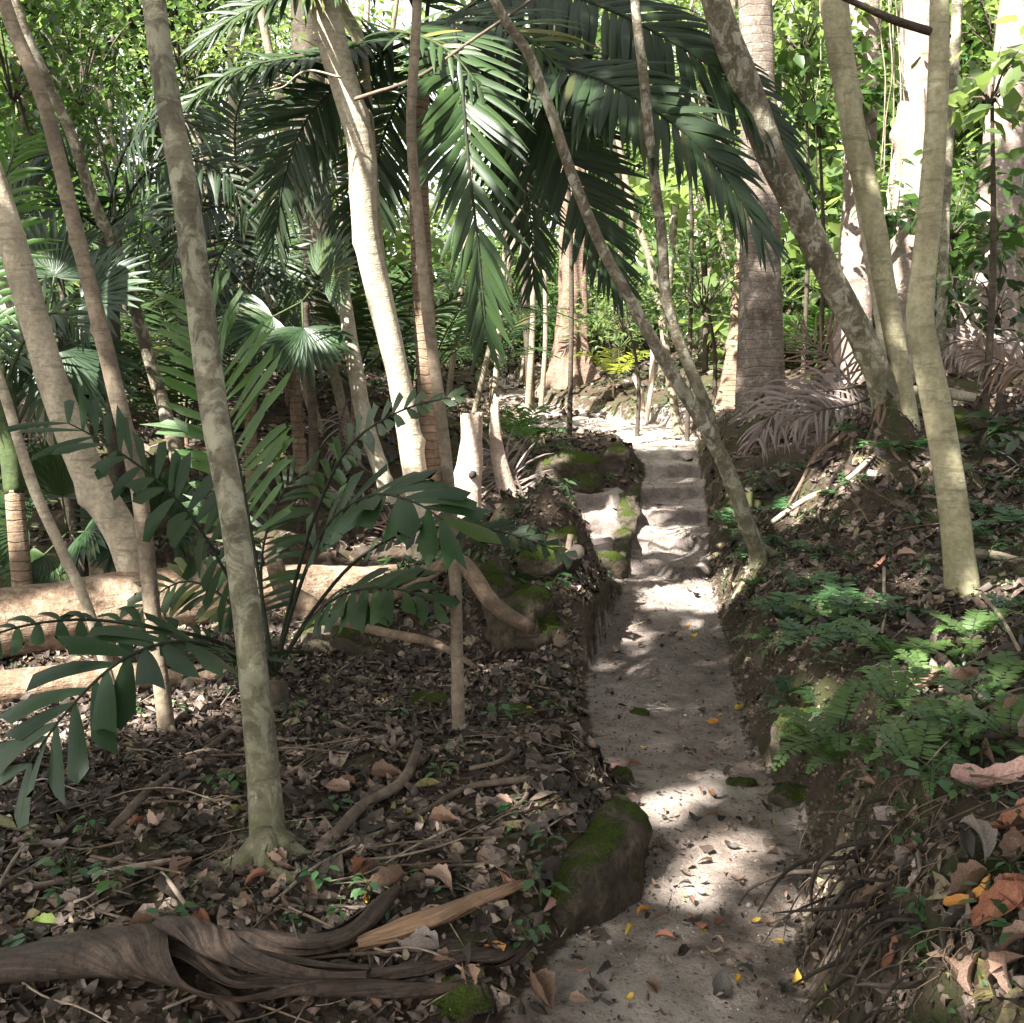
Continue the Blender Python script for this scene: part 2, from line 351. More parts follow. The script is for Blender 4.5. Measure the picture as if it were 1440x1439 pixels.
def tube(pts, rad, sides=12, seg=.05, wob=.06, wsc=3., flare=None, flute=None, squash=None, sq_pow=1., cap=True, mi=0, seed=0, nmax=400, rnd=None, bend=0., power=None, knots=0):
    pts = np.asarray(pts, float); L = np.linalg.norm(np.diff(pts, axis=0), axis=1).sum()
    n = int(min(nmax, max(4, L/seg))); c = cr(pts, n)
    rr = np.asarray(rad, float)
    r = np.interp(np.linspace(0, 1, n), np.linspace(0, 1, len(rr)), rr) if len(rr) > 1 else np.full(n, rr[0])
    if bend: c = c + bend*np.stack([vnoise(np.arange(n)*seg*2+seed, np.zeros(n)), vnoise(np.arange(n)*seg*2, np.zeros(n)+seed+5), .4*vnoise(np.arange(n)*seg*2, np.zeros(n)+seed+9)], 1)*np.sin(np.linspace(0, PI, n))[:, None]
    T = norm(np.gradient(c, axis=0)); N = np.zeros_like(T)
    if squash is not None:
        N = norm(np.cross(T, np.array([0, 0, 1.]))); B = norm(np.cross(N, T))
    else:
        u = np.array([1., 0, 0]) if abs(T[0][0]) < .8 else np.array([0, 1., 0])
        N[0] = norm(u-T[0]*u.dot(T[0]))
        for i in range(1, n): N[i] = norm(N[i-1]-T[i]*N[i-1].dot(T[i]))
        B = np.cross(T, N)
    th = np.linspace(0, 2*PI, sides, endpoint=False)
    ct, sn = np.cos(th), np.sin(th)
    if power: ct, sn = np.sign(ct)*np.abs(ct)**power, np.sign(sn)*np.abs(sn)**power
    lng = np.linspace(0, L, n)
    R = r[:, None]*np.ones((n, sides))
    if wob: R = R*(1+wob*fbm(ct[None]*wsc*.6+seed*3.1, sn[None]*wsc*.6+lng[:, None]*2.1, lng[:, None]*wsc+0*ct[None], o=3))
    if flare is not None:
        amp, hs, k = flare
        h = c[:, 2]-c[0, 2]; e = np.exp(-np.maximum(h, 0)/hs)
        R = R*(1+amp*e[:, None]*(.55+.45*np.cos(k*th[None]+seed+1.2*np.sin(2*th[None]))))
    if knots:
        kr = np.random.default_rng(int(seed*10)+3)
        for _ in range(int(L*knots)):
            kl, kt, ka = kr.random()*L, kr.random()*2*PI, kr.uniform(.10, .4); dth = np.abs((th[None]-kt+PI) % (2*PI)-PI)
            R = R+r[:, None]*ka*np.exp(-((lng[:, None]-kl)/(r[:, None]*.5))**2-(dth/.5)**2)
    if flute: R = R*(1+flute[0]*np.cos(flute[1]*th[None]+seed+.8*np.sin(lng[:, None]*.8)))
    sq = 1. if squash is None else squash
    V = c[:, None]+R[..., None]*(ct[None, :, None]*N[:, None]+sq*sn[None, :, None]*B[:, None])
    V = V.reshape(-1, 3); i = np.arange(n-1)[:, None]*sides; j = np.arange(sides)[None]; j2 = (j+1) % sides
    F = np.stack([i+j, i+j2, i+sides+j2, i+sides+j], -1).reshape(-1, 4)
    rn = np.tile(np.linspace(0, 1, sides), n) if rnd is None else np.full(len(V), rnd)
    lg = np.repeat(lng, sides)
    if cap:
        a = len(V); V = np.vstack([V, c[0], c[-1]])
        F2 = [[a, (k+1) % sides, k, k] for k in range(sides)]; b0 = (n-1)*sides
        F3 = [[a+1, b0+k, b0+(k+1) % sides, b0+(k+1) % sides] for k in range(sides)]
        # fan caps as triangles in a separate part would need another block: quads with a middle vertex instead
        F = np.vstack([F, np.array([[a, (2*k+2) % sides, 2*k+1, 2*k] for k in range(sides//2)]), np.array([[a+1, b0+2*k, b0+2*k+1, b0+(2*k+2) % sides] for k in range(sides//2)])])
        rn = np.append(rn, [.5, .5]); lg = np.append(lg, [0, L])
    return (V, F, mi, rn, lg)
def frond(sp, n=40, L=.5, w=.03, up=(0, 0, 1), a0=.25, a1=1.15, droop=.5, s0=.12, prof=(.55, 1., .45), tip='point', fold=.3, rows=5, rr=(.012, .003), mi=(0, 1), lift=.1, jit=.08, miss=0., rng_=None, arch=0.):
    R = rng_ or rng
    c = cr(sp, 60); d = np.linalg.norm(np.diff(c, axis=0), axis=1); cum = np.concatenate([[0], np.cumsum(d)]); cum /= cum[-1]
    T = norm(np.gradient(c, axis=0)); up = np.asarray(up, float)
    Vs = []; Fs = []; Rn = []; Lg = []; k = 0
    W = {'point': [.35, .95, 1., .8, .45, .03], 'jag': [.22, .58, .82, .98, 1.08, 1.12], 'round': [.3, .9, 1., .95, .6, .06]}[tip]
    q = np.array([[0, 1, 4, 3], [1, 2, 5, 4]]); base = np.vstack([q+3*i for i in range(rows)])
    for i in range(n):
        s = s0+(1-s0)*(i+.5)/n
        for sd in (-1, 1):
            if R.random() < miss: continue
            ss = min(.999, s+R.normal()*.15/n)
            p = np.array([np.interp(ss, cum, c[:, a]) for a in range(3)]); t = norm(np.array([np.interp(ss, cum, T[:, a]) for a in range(3)]))
            S = norm(np.cross(t, up)); Nn = np.cross(S, t)
            u = max(0., (ss-s0)/(1-s0)); ang = a0+(a1-a0)*u**1.3+R.normal()*jit
            dd = norm(sd*S*math.cos(ang)+t*math.sin(ang)+Nn*(lift+R.normal()*jit))
            ln = L*np.interp(u, [0, .45, 1], prof)*(1+R.normal()*.06)
            ww = w*(.8+.4*math.sin(PI*min(1, u+.15)))
            rowsV = []; pos = p.copy(); dr = droop*(1+R.normal()*.25)
            side0 = norm(t-dd*t.dot(dd)); nl = norm(np.cross(dd, side0))*sd
            if nl.dot(Nn) < 0: nl = -nl
            for r in range(rows+1):
                f = r/rows; wd = .5*ww*np.interp(f*5, range(6), W)
                sv = norm(side0-dd*side0.dot(dd)); nv = norm(np.cross(dd, sv));
                if nv.dot(nl) < 0: nv = -nv
                e1 = e2 = e3 = 0.
                if tip == 'jag' and r == rows: e1, e2, e3 = ln*np.array([R.uniform(-.34, .16), R.uniform(-.12, .14), R.uniform(-.34, .16)])
                rowsV += [pos-sv*wd-nv*fold*wd+dd*e1, pos+dd*e2, pos+sv*wd-nv*fold*wd+dd*e3]
                dd = norm(dd+np.array([0, 0, -dr/rows])*(.4+1.2*f)); pos = pos+dd*ln/rows
            Vs.append(np.array(rowsV)); Fs.append(base+k); k += len(rowsV); Rn.append(np.full(len(rowsV), R.random())); Lg.append(np.tile([-1., 0., 1.], rows+1)+len(Rn)*3.3)
    out = [(np.vstack(Vs), np.vstack(Fs), mi[0], np.concatenate(Rn), np.concatenate(Lg))]
    out.append(tube(c[::3], [rr[0], rr[1]], sides=6, seg=.06, wob=0, mi=mi[1], cap=False))
    return out
def fan(center, dirv, up, R=.5, n=22, spread=2.0, w=.05, droop=.35, mi=(0, 1), rows=5):
    dirv = norm(np.asarray(dirv, float)); up = np.asarray(up, float); S = norm(np.cross(dirv, up)); Vs = []; Fs = []; Rn = []; k = 0
    q = np.array([[0, 1, 4, 3], [1, 2, 5, 4]]); base = np.vstack([q+3*i for i in range(rows)]); nn = norm(np.cross(S, dirv))
    for i in range(n):
        a = (i/(n-1)-.5)*2*spread+rng.normal()*.03; dd = norm(dirv*math.cos(a)+S*math.sin(a)); sv0 = norm(-dirv*math.sin(a)+S*math.cos(a))
        pos = np.array(center, float); ln = R*(1-.22*abs(a)/spread)*(1+rng.normal()*.05); rv = []
        for r in range(rows+1):
            f = r/rows; wd = .5*w*[.15, .75, 1., .9, .5, .05][r]; sv = norm(sv0-dd*sv0.dot(dd)); nv = np.cross(sv, dd)
            rv += [pos-sv*wd+nv*wd*.35, pos, pos+sv*wd+nv*wd*.35]
            dd = norm(dd+np.array([0, 0, -droop/rows*(.3+1.4*f)])); pos = pos+dd*ln/rows
        Vs.append(np.array(rv)); Fs.append(base+k); k += len(rv); Rn.append(np.full(len(rv), rng.random()))
    return [(np.vstack(Vs), np.vstack(Fs), mi[0], np.concatenate(Rn))]
LEAF_V = np.array([[0, 0, 0], [.35, -.24, .04], [.40, 0, -.02], [.35, .24, .04], [.72, -.17, .0], [.75, 0, -.05], [.72, .17, .0], [1.05, 0, -.12]])
LEAF_F = np.array([[0, 1, 2, 2], [0, 2, 3, 3], [1, 4, 5, 2], [2, 5, 6, 3], [4, 7, 5, 5], [5, 7, 6, 6]])
def _fixtri(F): return F
def rots(n, yaw, pitch, roll):
    cy, sy, cp, sp_, c_, s_ = np.cos(yaw), np.sin(yaw), np.cos(pitch), np.sin(pitch), np.cos(roll), np.sin(roll)
    Rz = np.zeros((n, 3, 3)); Rz[:, 0, 0] = cy; Rz[:, 0, 1] = -sy; Rz[:, 1, 0] = sy; Rz[:, 1, 1] = cy; Rz[:, 2, 2] = 1
    Ry = np.zeros((n, 3, 3)); Ry[:, 0, 0] = cp; Ry[:, 0, 2] = sp_; Ry[:, 1, 1] = 1; Ry[:, 2, 0] = -sp_; Ry[:, 2, 2] = cp
    Rx = np.zeros((n, 3, 3)); Rx[:, 0, 0] = 1; Rx[:, 1, 1] = c_; Rx[:, 1, 2] = -s_; Rx[:, 2, 1] = s_; Rx[:, 2, 2] = c_
    return Rz @ Ry @ Rx
def scatter(tv, tf, pos, sc, Rm, mi=0, rnd=None):
    n = len(pos); sc = np.asarray(sc, float)
    if sc.ndim == 1: sc = sc[:, None, None]
    V = (np.einsum('nij,kj->nki', Rm, tv) if sc.ndim == 3 else None)*sc + pos[:, None]
    F = tf[None]+(np.arange(n)*len(tv))[:, None, None]
    r = rng.random(n) if rnd is None else rnd
    return (V.reshape(-1, 3), F.reshape(-1, tf.shape[1]), mi, np.repeat(r, len(tv)))
# split leaf template into real quads and tris
LQ = np.array([[1, 4, 5, 2], [2, 5, 6, 3]]); LT = np.array([[0, 1, 2], [0, 2, 3], [4, 7, 5], [5, 7, 6]])
SIMPLE_V = np.array([[0, 0, 0], [.45, -.25, .05], [1, 0, -.08], [.45, .25, .05]]); SIMPLE_F = np.array([[0, 1, 2], [0, 2, 3]])
def leaves(pos, size, yaw=None, pitch=None, roll=None, mi=0, simple=False, narrow=1., rnd=None, shape=None):
    n = len(pos); yaw = rng.random(n)*2*PI if yaw is None else yaw
    pitch = rng.normal(.35, .4, n) if pitch is None else pitch
    roll = rng.normal(0, .45, n) if roll is None else roll
    Rm = rots(n, yaw, pitch, roll); rnd = rng.random(n) if rnd is None else rnd
    nv = np.array([1, narrow, 1])
    if simple: return [scatter(SIMPLE_V*nv, SIMPLE_F, pos, size, Rm, mi, rnd)]
    a = scatter(LEAF_V*nv, LQ, pos, size, Rm, mi, rnd); b = scatter(LEAF_V*nv, LT, pos, size, Rm, mi, rnd)
    return [a, b]
def cloud(center, rad, n, size, clumps=14, spread=.33, **k):
    """leaves gathered in clumps on an ellipsoid crown"""
    cc = norm(rng.normal(size=(clumps, 3)))*(.35+.6*rng.random((clumps, 1))**.5); w = rng.integers(0, clumps, n)
    p = cc[w]+rng.normal(size=(n, 3))*spread*(.5+rng.random((clumps, 1))[w])*np.array([1, 1, .55])
    pos = np.asarray(center)+p*np.asarray(rad)
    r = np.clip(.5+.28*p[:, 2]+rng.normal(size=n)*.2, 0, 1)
    return leaves(pos, size*(.6+.8*rng.random(n)), rnd=r, **k), np.asarray(center)+cc*np.asarray(rad)
def clonetree(o, loc, rz=0., sc=1., label=None, group=None, cat=None):
    r = o.copy(); COL.objects.link(r); r.location = tuple(loc); r.rotation_euler = (0, 0, rz); r.scale = (sc, sc, sc)
    if label: r['label'] = label
    if group: r['group'] = group
    if cat: r['category'] = cat
    for ch in [c for c in ALLCH.get(o.name, [])]:
        c = ch.copy(); COL.objects.link(c); c.parent = r
    return r
ALLCH = {}
def reg(o, kids): ALLCH[o.name] = list(kids); return o
# ------------------------------------------------------------------ light and sky
SUN = norm(np.array([-.46, -.50, .73]))
w = bpy.data.worlds.new('World'); scene.world = w; w.use_nodes = True
nt = w.node_tree; nt.nodes.clear(); N = NT(nt)
sky = N.n('ShaderNodeTexSky'); sky.sky_type = 'NISHITA'; sky.sun_disc = False
sky.sun_elevation = math.asin(SUN[2]); sky.sun_rotation = math.atan2(SUN[0], SUN[1])
sky.dust_density = 2.5; sky.air_density = 1.2; sky.ozone_density = .8
bw = N.n('ShaderNodeRGBToBW', inp={0: sky.outputs[0]}).outputs[0]
wm = N.mix(.86, sky.outputs[0], N.mix(1., bw, (1.04, 1.00, .97), 'MULTIPLY'))
wm = N.mix(1., wm, (3.7, 3.7, 3.7), 'MULTIPLY')
bg = N.n('ShaderNodeBackground', inp={0: wm, 1: .15})
N.n('ShaderNodeOutputWorld', inp={0: bg.outputs[0]})
sd = bpy.data.lights.new('sun', 'SUN'); sd.energy = 31.; sd.angle = math.radians(.5); sd.color = (1, .96, .90)
so = bpy.data.objects.new('sun', sd); COL.objects.link(so); so.rotation_euler = Vector(tuple(SUN)).to_track_quat('Z', 'Y').to_euler()
so.location = (-6, -5, 12)
scene.view_settings.view_transform = 'Standard'; scene.view_settings.look = 'None'; scene.view_settings.exposure = 0
scene.cycles.max_bounces = 8; scene.cycles.diffuse_bounces = 5; scene.cycles.transmission_bounces = 4; scene.cycles.glossy_bounces = 2
scene.cycles.sample_clamp_indirect = 8.
# ------------------------------------------------------------------ ground and path
def terrain():
    u = np.linspace(-1, 1, 620); k = 5.2
    xs = .75+np.sinh(u*k)/math.sinh(k)*75+u*3.0
    v = np.linspace(0, 1, 760); ys = 1.2+v*12.+np.expm1(v*6.0)/math.expm1(6.0)*62
    back = -np.geomspace(.3, 12, 14)[::-1]+1.2; ys = np.concatenate([back, ys])
    X, Y = np.meshgrid(xs, ys); Z = height(X, Y)
    L = Ledge(Y); R = Redge(Y)
    ins = np.minimum(X-L, R-X)
    pm = sst(ins, -.05, .07); pm = np.maximum(pm, 1.1*np.exp(-(((X-1.25)/1.25)**2+((Y-15.9)/1.5)**2)**2))
    pm = np.where(Y > 17, np.maximum(pm, .45*sst(ins, -1.2, .3)), pm)
    pm = np.maximum(pm, .95*sst(L-X, .62, .42)*sst(Y, 7.4, 7.8)*sst(10.4-Y, 0, .5)*(X < L))
    dr = X-R; bk = sst(dr, -.05, .05)*(1-sst(dr, .35, .9)); bk = np.maximum(bk, .6*sst(dr, .3, 1)*(Y < 4)); bk = np.maximum(bk, np.exp(-(((X-2.42)/.6)**2+((Y-7.45)/.7)**2)**2))
    gy = np.abs(np.gradient(pathz(X, Y), axis=0)/np.gradient(Y, axis=0)); damp = np.clip((gy-.12)*3, 0, 1)*.9+np.exp(-((Y-5.7)/1.2)**2)*1.+np.exp(-((Y-8.4)/.8)**2)*.4  # darker on steep step risers as well as along the damp stretches
    ny, nx = X.shape; V = np.stack([X, Y, Z], -1).reshape(-1, 3)
    i = np.arange(ny-1)[:, None]*nx+np.arange(nx-1)[None]
    F = np.stack([i, i+1, i+nx+1, i+nx], -1).reshape(-1, 4)
    fc = (ins[:-1, :-1]+ins[1:, 1:])/2; inpath = ((fc > 0) & (Y[:-1, :-1] < 30) & (Y[:-1, :-1] > -5)).ravel()
    for name, sel in (('ground', ~inpath), ('path', inpath)):
        f = F[sel]; used = np.unique(f); rem = -np.ones(len(V), int); rem[used] = np.arange(len(used))
        o = build(name, [(V[used], rem[f], 0)], [M['ground']])
        for an, arr in (('pm', pm), ('bank', bk), ('damp', damp)):
            a = o.data.attributes.new(an, 'FLOAT', 'POINT'); a.data.foreach_set('value', arr.ravel()[used].astype(np.float32))
        tag(o, kind='structure')
terrain()
# ------------------------------------------------------------------ litter
def dead_templ(curl, cross, n=4):
    V = []; 
    W = [.05, .36, .46, .34, .02]
    for i in range(n+1):
        x = i/n; z = curl*((x-.5)**2*2-.25)
        for s in (-1, 0, 1): V.append([x-.5, s*W[i]*.5, z+(cross*W[i] if s else 0)])
    q = np.array([[0, 1, 4, 3], [1, 2, 5, 4]]); return np.array(V), np.vstack([q+3*i for i in range(n)])
DT = [dead_templ(.4, .22), dead_templ(-.25, -.15), dead_templ(.2, .45), dead_templ(.5, -.12), dead_templ(.05, .10)]
def tw(tv, a, skew, wd): 
    V = tv.copy(); x = V[:, 0]+.5; V[:, 1] = V[:, 1]*wd+skew*(x-.5)**2; V[:, 2] += a*(x-.5)*V[:, 1]*2; return V
DTX = DT+[(tw(tv, a, sk, wd), tf) for (tv, tf), a, sk, wd in zip(DT*2, (1.5, -1.8, 2.2, -.8, 1., -2.4, .6, 1.6, -1.2, 2.), (.3, -.3, .5, -.2, .1, .4, -.5, .2, 0, -.4), (.6, 1.5, .8, 1.25, .45, 1.1, 1.7, .5, .8, 1.3))]
def fine_templ(curl, cross, wid, skew, seed, n=12, m=6):
    V = []
    for i in range(n+1):
        x = i/n; hw = wid*.5*math.sin(PI*min(1, x**.8*1.0))**.75*(1-.25*x)+.004; hw *= 1+.10*math.sin(x*23+seed)
        for j in range(m+1):
            y = j/m*2-1; z = curl*((x-.5)**2*2-.25)+cross*y*y*hw*1.6+.03*math.sin(x*9+seed)*y-.02*abs(y)**.5+.02*math.sin(y*6+x*7+seed)
            V.append([x-.5, y*hw+skew*(x-.5)**2, z])
    q = [[i*(m+1)+j, i*(m+1)+j+1, (i+1)*(m+1)+j+1, (i+1)*(m+1)+j] for i in range(n) for j in range(m)]
    return np.array(V), np.array(q)
FT = [fine_templ(.5, .5, .46, .2, 1), fine_templ(-.3, .9, .40, -.3, 2), fine_templ(.8, .3, .52, .1, 3), fine_templ(.2, -.5, .36, .4, 4), fine_templ(.35, 1.3, .5, -.1, 5)]
def tilt_rots(X, Y, yaw, jit):
    e = .06; n = len(X)
    dx = (height(X+e, Y, False)-height(X-e, Y, False))/(2*e); dy = (height(X, Y+e, False)-height(X, Y-e, False))/(2*e)
    nz = norm(np.stack([-dx, -dy, np.ones(n)], 1)+rng.normal(size=(n, 3))*jit)
    xa = np.stack([np.cos(yaw), np.sin(yaw), np.zeros(n)], 1); xa = norm(xa-nz*(xa*nz).sum(1, keepdims=True)); ya = np.cross(nz, xa)
    return np.stack([xa, ya, nz], -1)
def litter_batch(n, x0, x1, y0, y1, smin, smax, mask=None, lift=.02, jit=.28, rmax=1.):
    X = rng.uniform(x0, x1, n); Y = rng.uniform(y0, y1, n)
    L = Ledge(Y); R = Redge(Y); inp = ((X > L-.02) & (X < R+.02) & (Y < 14.5)) | ((X > L-.5) & (X < R) & (Y > 7.6) & (Y < 10.3)) | ((((X-1.25)/1.2)**2+((Y-15.9)/1.35)**2) < 1)
    keep = (~inp) | (rng.random(n) < .02)
    if mask is not None: keep &= mask(X, Y)
    X, Y = X[keep], Y[keep]; n = len(X); Z = height(X, Y)+rng.random(n)**2*lift+.004
    Rm = tilt_rots(X, Y, rng.random(n)*2*PI, jit); sc = rng.uniform(smin, smax, n)*(.6+.5*rng.random(n)); wd = rng.integers(0, len(DTX), n)
    out = []
    for k, (tv, tf) in enumerate(DTX):
        m = wd == k
        out.append(scatter(tv*np.array([1, rng.uniform(.8, 1.3), 1]), tf, np.stack([X, Y, Z], 1)[m], sc[m], Rm[m], 0, rng.random(m.sum())**1.25*rmax))
    return out
parts = []
parts += litter_batch(15000, -4.2, .9, 1.6, 6.4, .05, .115, lift=.016, jit=.2)
parts += litter_batch(14000, -4.2, .9, 1.6, 6.6, .03, .06, jit=.3)
parts += litter_batch(22000, -4.2, .9, 1.6, 7, .012, .045, lift=.035, jit=.5)
parts += litter_batch(14000, .8, 4.4, 1.6, 8, .012, .045, lift=.03, jit=.5)
parts += litter_batch(4200, .8, 4.4, 1.6, 7.5, .05, .11, lambda X, Y: fbm(X*1.5+4, Y*1.5, o=3) > -.1)
parts += litter_batch(2600, 1.2, 4.4, 1.6, 7.5, .07, .14, lambda X, Y: (X-Redge(Y) > .3))
parts += litter_batch(17000, -9, 9, 6.2, 14.5, .07, .15)
parts += litter_batch(9000, -14, 14, 13.5, 30, .12, .26, jit=.35)
n_ = 2600; Yp = 1.8+rng.random(n_)**1.4*10; Xp = Ledge(Yp)+(.5+.5*np.sign(rng.random(n_)-.5)*rng.random(n_)**.6)*(Redge(Yp)-Ledge(Yp))
parts.append(scatter(DT[0][0], DT[0][1], np.stack([Xp, Yp, height(Xp, Yp)+.004], 1), rng.uniform(.005, .022, n_), tilt_rots(Xp, Yp, rng.random(n_)*6.3, .3), 0, rng.random(n_)*.55))
o = build('leaf_litter', parts, [M['litter']])
tag(o, 'brown dead leaf litter covering the forest floor on both sides of the path', 'leaf litter', kind='stuff')
# pale grit on the trail
n = 5000; Y = 1.8+rng.random(n)**1.6*9; X = Ledge(Y)+rng.random(n)*(Redge(Y)-Ledge(Y)); keep = fbm(X*3, Y*3, o=2) > -.15; X, Y = X[keep], Y[keep]; n = len(X)
oc = np.array([[1, 0, 0], [-1, 0, 0], [0, 1, 0], [0, -1, 0], [0, 0, .7], [0, 0, -.7]]); of = np.array([[0, 2, 4], [2, 1, 4], [1, 3, 4], [3, 0, 4], [2, 0, 5], [1, 2, 5], [3, 1, 5], [0, 3, 5]])
o = build('gravel', [scatter(oc, of, np.stack([X, Y, height(X, Y)+.001], 1), rng.uniform(.0015, .0055, n)*(1+(rng.random(n) < .03)*1.5), rots(n, rng.random(n)*6, rng.random(n), rng.random(n)), 0)], [M['gravel']])
tag(o, 'fine pale grit scattered over the trodden path', 'gravel', kind='stuff')
# low moss and tiny weeds
def weeds(n, x0, x1, y0, y1, sz, cond):
    X = rng.uniform(x0, x1, n); Y = rng.uniform(y0, y1, n); ins = np.minimum(X-Ledge(Y), Redge(Y)-X)
    k = (ins < -.03) & cond(X, Y) & ~((X > Ledge(Y)-.5) & (X < Redge(Y)) & (Y > 7.6) & (Y < 10.3)); X, Y = X[k], Y[k]; Z = height(X, Y); out = []
    for j in range(4):
        m = len(X); out += leaves(np.stack([X, Y, Z+.005+rng.random(m)*sz*.6], 1)+rng.normal(size=(m, 3))*sz*.25*np.array([1, 1, 0]), rng.uniform(.5, 1.1, m)*sz, pitch=rng.normal(-.35, .35, m), simple=True, narrow=1.3)
    return out
pw = weeds(5200, .8, 4.6, 1.7, 9, .026, lambda X, Y: fbm(X*1.3+2, Y*1.3, o=3) > .18)
pw += weeds(5000, -4, .9, 1.7, 6.6, .022, lambda X, Y: fbm(X*1.6+9, Y*1.6, o=3) > .28)
pw += weeds(2500, -1.2, .8, 5.8, 9, .03, lambda X, Y: fbm(X*1.6, Y*1.6+3, o=3) > .05)
pw += weeds(4500, -8, 8, 9, 22, .07, lambda X, Y: fbm(X*.8, Y*.8+3, o=3) > .15)
tag(build('ground_cover', pw, [M['herb']]), 'tiny green seedlings and creeping weeds sprouting through the litter', 'ground cover', kind='stuff')
# ------------------------------------------------------------------ trees
TREE = []
def tree(name, label, cat, px, wd, t, m, base_hit=True, flare=(.5, .12, 4), sides=20, seg=.05, wob=.07, top=None, roots=0, group=None, flute=None, root_len=.4, bend=0., ext=True, sink=.12, root_r=.3, drop=True):
    """px: pixel polyline top..bottom used only to find world points; t: depth at top, bottom"""
    n = len(px); base, tb = hit(*px[-1]) if base_hit else (P(px[-1][0], px[-1][1], t[-1]), t[-1])
    if t is None: t = (tb, tb)
    ts = np.interp(np.linspace(0, 1, n), np.linspace(0, 1, len(t)), t); 
    pts = [P(a, b, tt) for (a, b), tt in zip(px, ts)]
    if drop: pts[-1] = np.array([pts[-1][0], pts[-1][1], min(pts[-1][2], H(pts[-1][0], pts[-1][1])+.02)])
    r = [w_/2/FPX*tt for w_, tt in zip(np.interp(np.linspace(0, 1, n), np.linspace(0, 1, len(wd)), wd), ts)]
    pts = pts[::-1]; r = r[::-1]
    if drop: pts[0] = np.array([pts[0][0], pts[0][1], min(pts[0][2], H(pts[0][0], pts[0][1])+.03)])
    lead = norm(pts[0]-pts[1]); P0 = pts[0]-np.array([0, 0, sink])
    if px[0][1] <= 40 and ext:
        d = norm(pts[-1]-pts[-2]); d = norm(d+np.array([0, 0, .5])); 
        while pts[-1][2] < (top or 8.2): pts.append(pts[-1]+d*1.1); r.append(r[-1]*.93)
    allp = [P0]+pts; allr = [r[0]*1.05]+r
    c0 = pts[0]
    # resample evenly with matching radii
    pp = np.array(allp); dd = np.concatenate([[0], np.cumsum(np.linalg.norm(np.diff(pp, axis=0), axis=1))]); 
    rad = np.interp(np.linspace(0, dd[-1], 60), dd, allr)
    idx = cr(pp, 200); dl = np.concatenate([[0], np.cumsum(np.linalg.norm(np.diff(idx, axis=0), axis=1))]); ev = np.stack([np.interp(np.linspace(0, dl[-1], 48), dl, idx[:, a]) for a in range(3)], 1)
    T = thing(name, c0, label, cat, group); T['_w'] = [float(v) for v in c0]
    prts = [tube(ev, rad, sides=sides, seg=seg, wob=wob, wsc=2.6, flare=flare, flute=flute, seed=len(TREE)*1.7, nmax=420, bend=bend, knots=1.6)]
    tr = build('trunk', prts, [m], c0, T); kids = [tr]
    for k in range(roots):
        a = 2*PI*k/roots+random.uniform(-.4, .4); q = [c0+np.array([0, 0, r[0]*1.8])]
        for j in range(1, 5):
            s = j/4*root_len*random.uniform(.8, 1.2); xx, yy = c0[0]+math.cos(a+.25*j*random.uniform(-1, 1))*s, c0[1]+math.sin(a)*s; q.append(np.array([xx, yy, H(xx, yy)-.02*j*.5+r[0]*.12]))
        kids.append(build('root', [tube(q, [r[0]*root_r*2, r[0]*root_r*1.3, r[0]*root_r*.8, r[0]*.1], sides=10, seg=.03, wob=.15)], [m], c0, T))
    TREE.append(T); reg(T, kids); del T['_w']; T['base'] = 0; del T['base']
    return T, pts, r
def TR(*a, **k): return tree(*a, **k)[0]
TR('forest_tree', 'slender grey brown tree with lichen and spreading roots, nearest trunk on the left', 'tree', [(215, -10), (238, 150), (262, 280), (298, 560), (330, 740), (352, 900), (370, 1080), (378, 1215)], [33, 36, 38, 39, 38, 40, 46, 50], (3.6, 3.3), M['bark_grey'], roots=7, root_len=.42, root_r=.36, flare=(.4, .10, 5), seg=.02, sides=28, group=None)
TR('forest_tree', 'sunlit whitish slender tree with a slight crook left of the hanging palm frond', 'tree', [(452, -10), (478, 100), (505, 200), (515, 330), (535, 420), (560, 530), (580, 640), (598, 745)], [46, 40, 38, 38, 36, 34, 34, 34], (7.2, 8.0), M['bark_white'], seg=.04)
TR('forest_tree', 'thin greenish trunk rising just behind the sunlit whitish tree', 'tree', [(470, -10), (505, 60), (520, 200), (530, 330), (548, 450), (565, 560), (590, 690), (606, 742)], [20, 18, 16, 16, 16, 16, 18, 20], (7.6, 8.3), M['bark_green'])
TR('sapling', 'straight thin reddish brown sapling in the middle foreground', 'sapling', [(587, -10), (578, 180), (586, 280), (600, 430), (622, 600), (636, 740), (642, 880), (645, 1025)], [13, 14, 15, 16, 17, 17, 17, 19], (4.4, 4.6), M['bark_red'], flare=(.5, .05, 4), seg=.03, roots=4, root_len=.14)
TR('sapling', 'reddish thin trunk leaning in from the upper left corner to behind the log', 'sapling', [(2, -10), (60, 140), (98, 290), (133, 430), (165, 560), (195, 690), (213, 850), (236, 1042)], [19, 20, 21, 22, 23, 23, 23, 24], (4.9, 4.75), M['bark_red'], flare=(.5, .07, 4), seg=.03, roots=4, root_len=.2)
TR('sapling', 'thin lichened trunk leaning beside the reddish one at upper left', 'sapling', [(18, -10), (60, 100), (105, 200), (130, 280), (170, 370), (200, 470), (232, 580), (262, 700), (290, 830)], [13, 14, 15, 16, 17, 18, 19, 20, 20], (7., 8.0), M['bark_lichen'])
TR('forest_tree', 'pale smooth leaning tree growing up from behind the fallen log', 'tree', [(-60, 120), (0, 285), (48, 450), (85, 570), (130, 680), (175, 760), (207, 862)], [36, 37, 40, 44, 46, 46, 44], (6.3, 6.5), M['bark_pale'], base_hit=False, flare=(.15, .1, 3))
TR('forest_tree', 'darker brown leaning trunk behind the pale leaning tree', 'tree', [(10, 380), (45, 500), (78, 610), (110, 720), (150, 830)], [30, 32, 34, 36, 44], (7.6, 8.0), M['bark_tan'], base_hit=False)
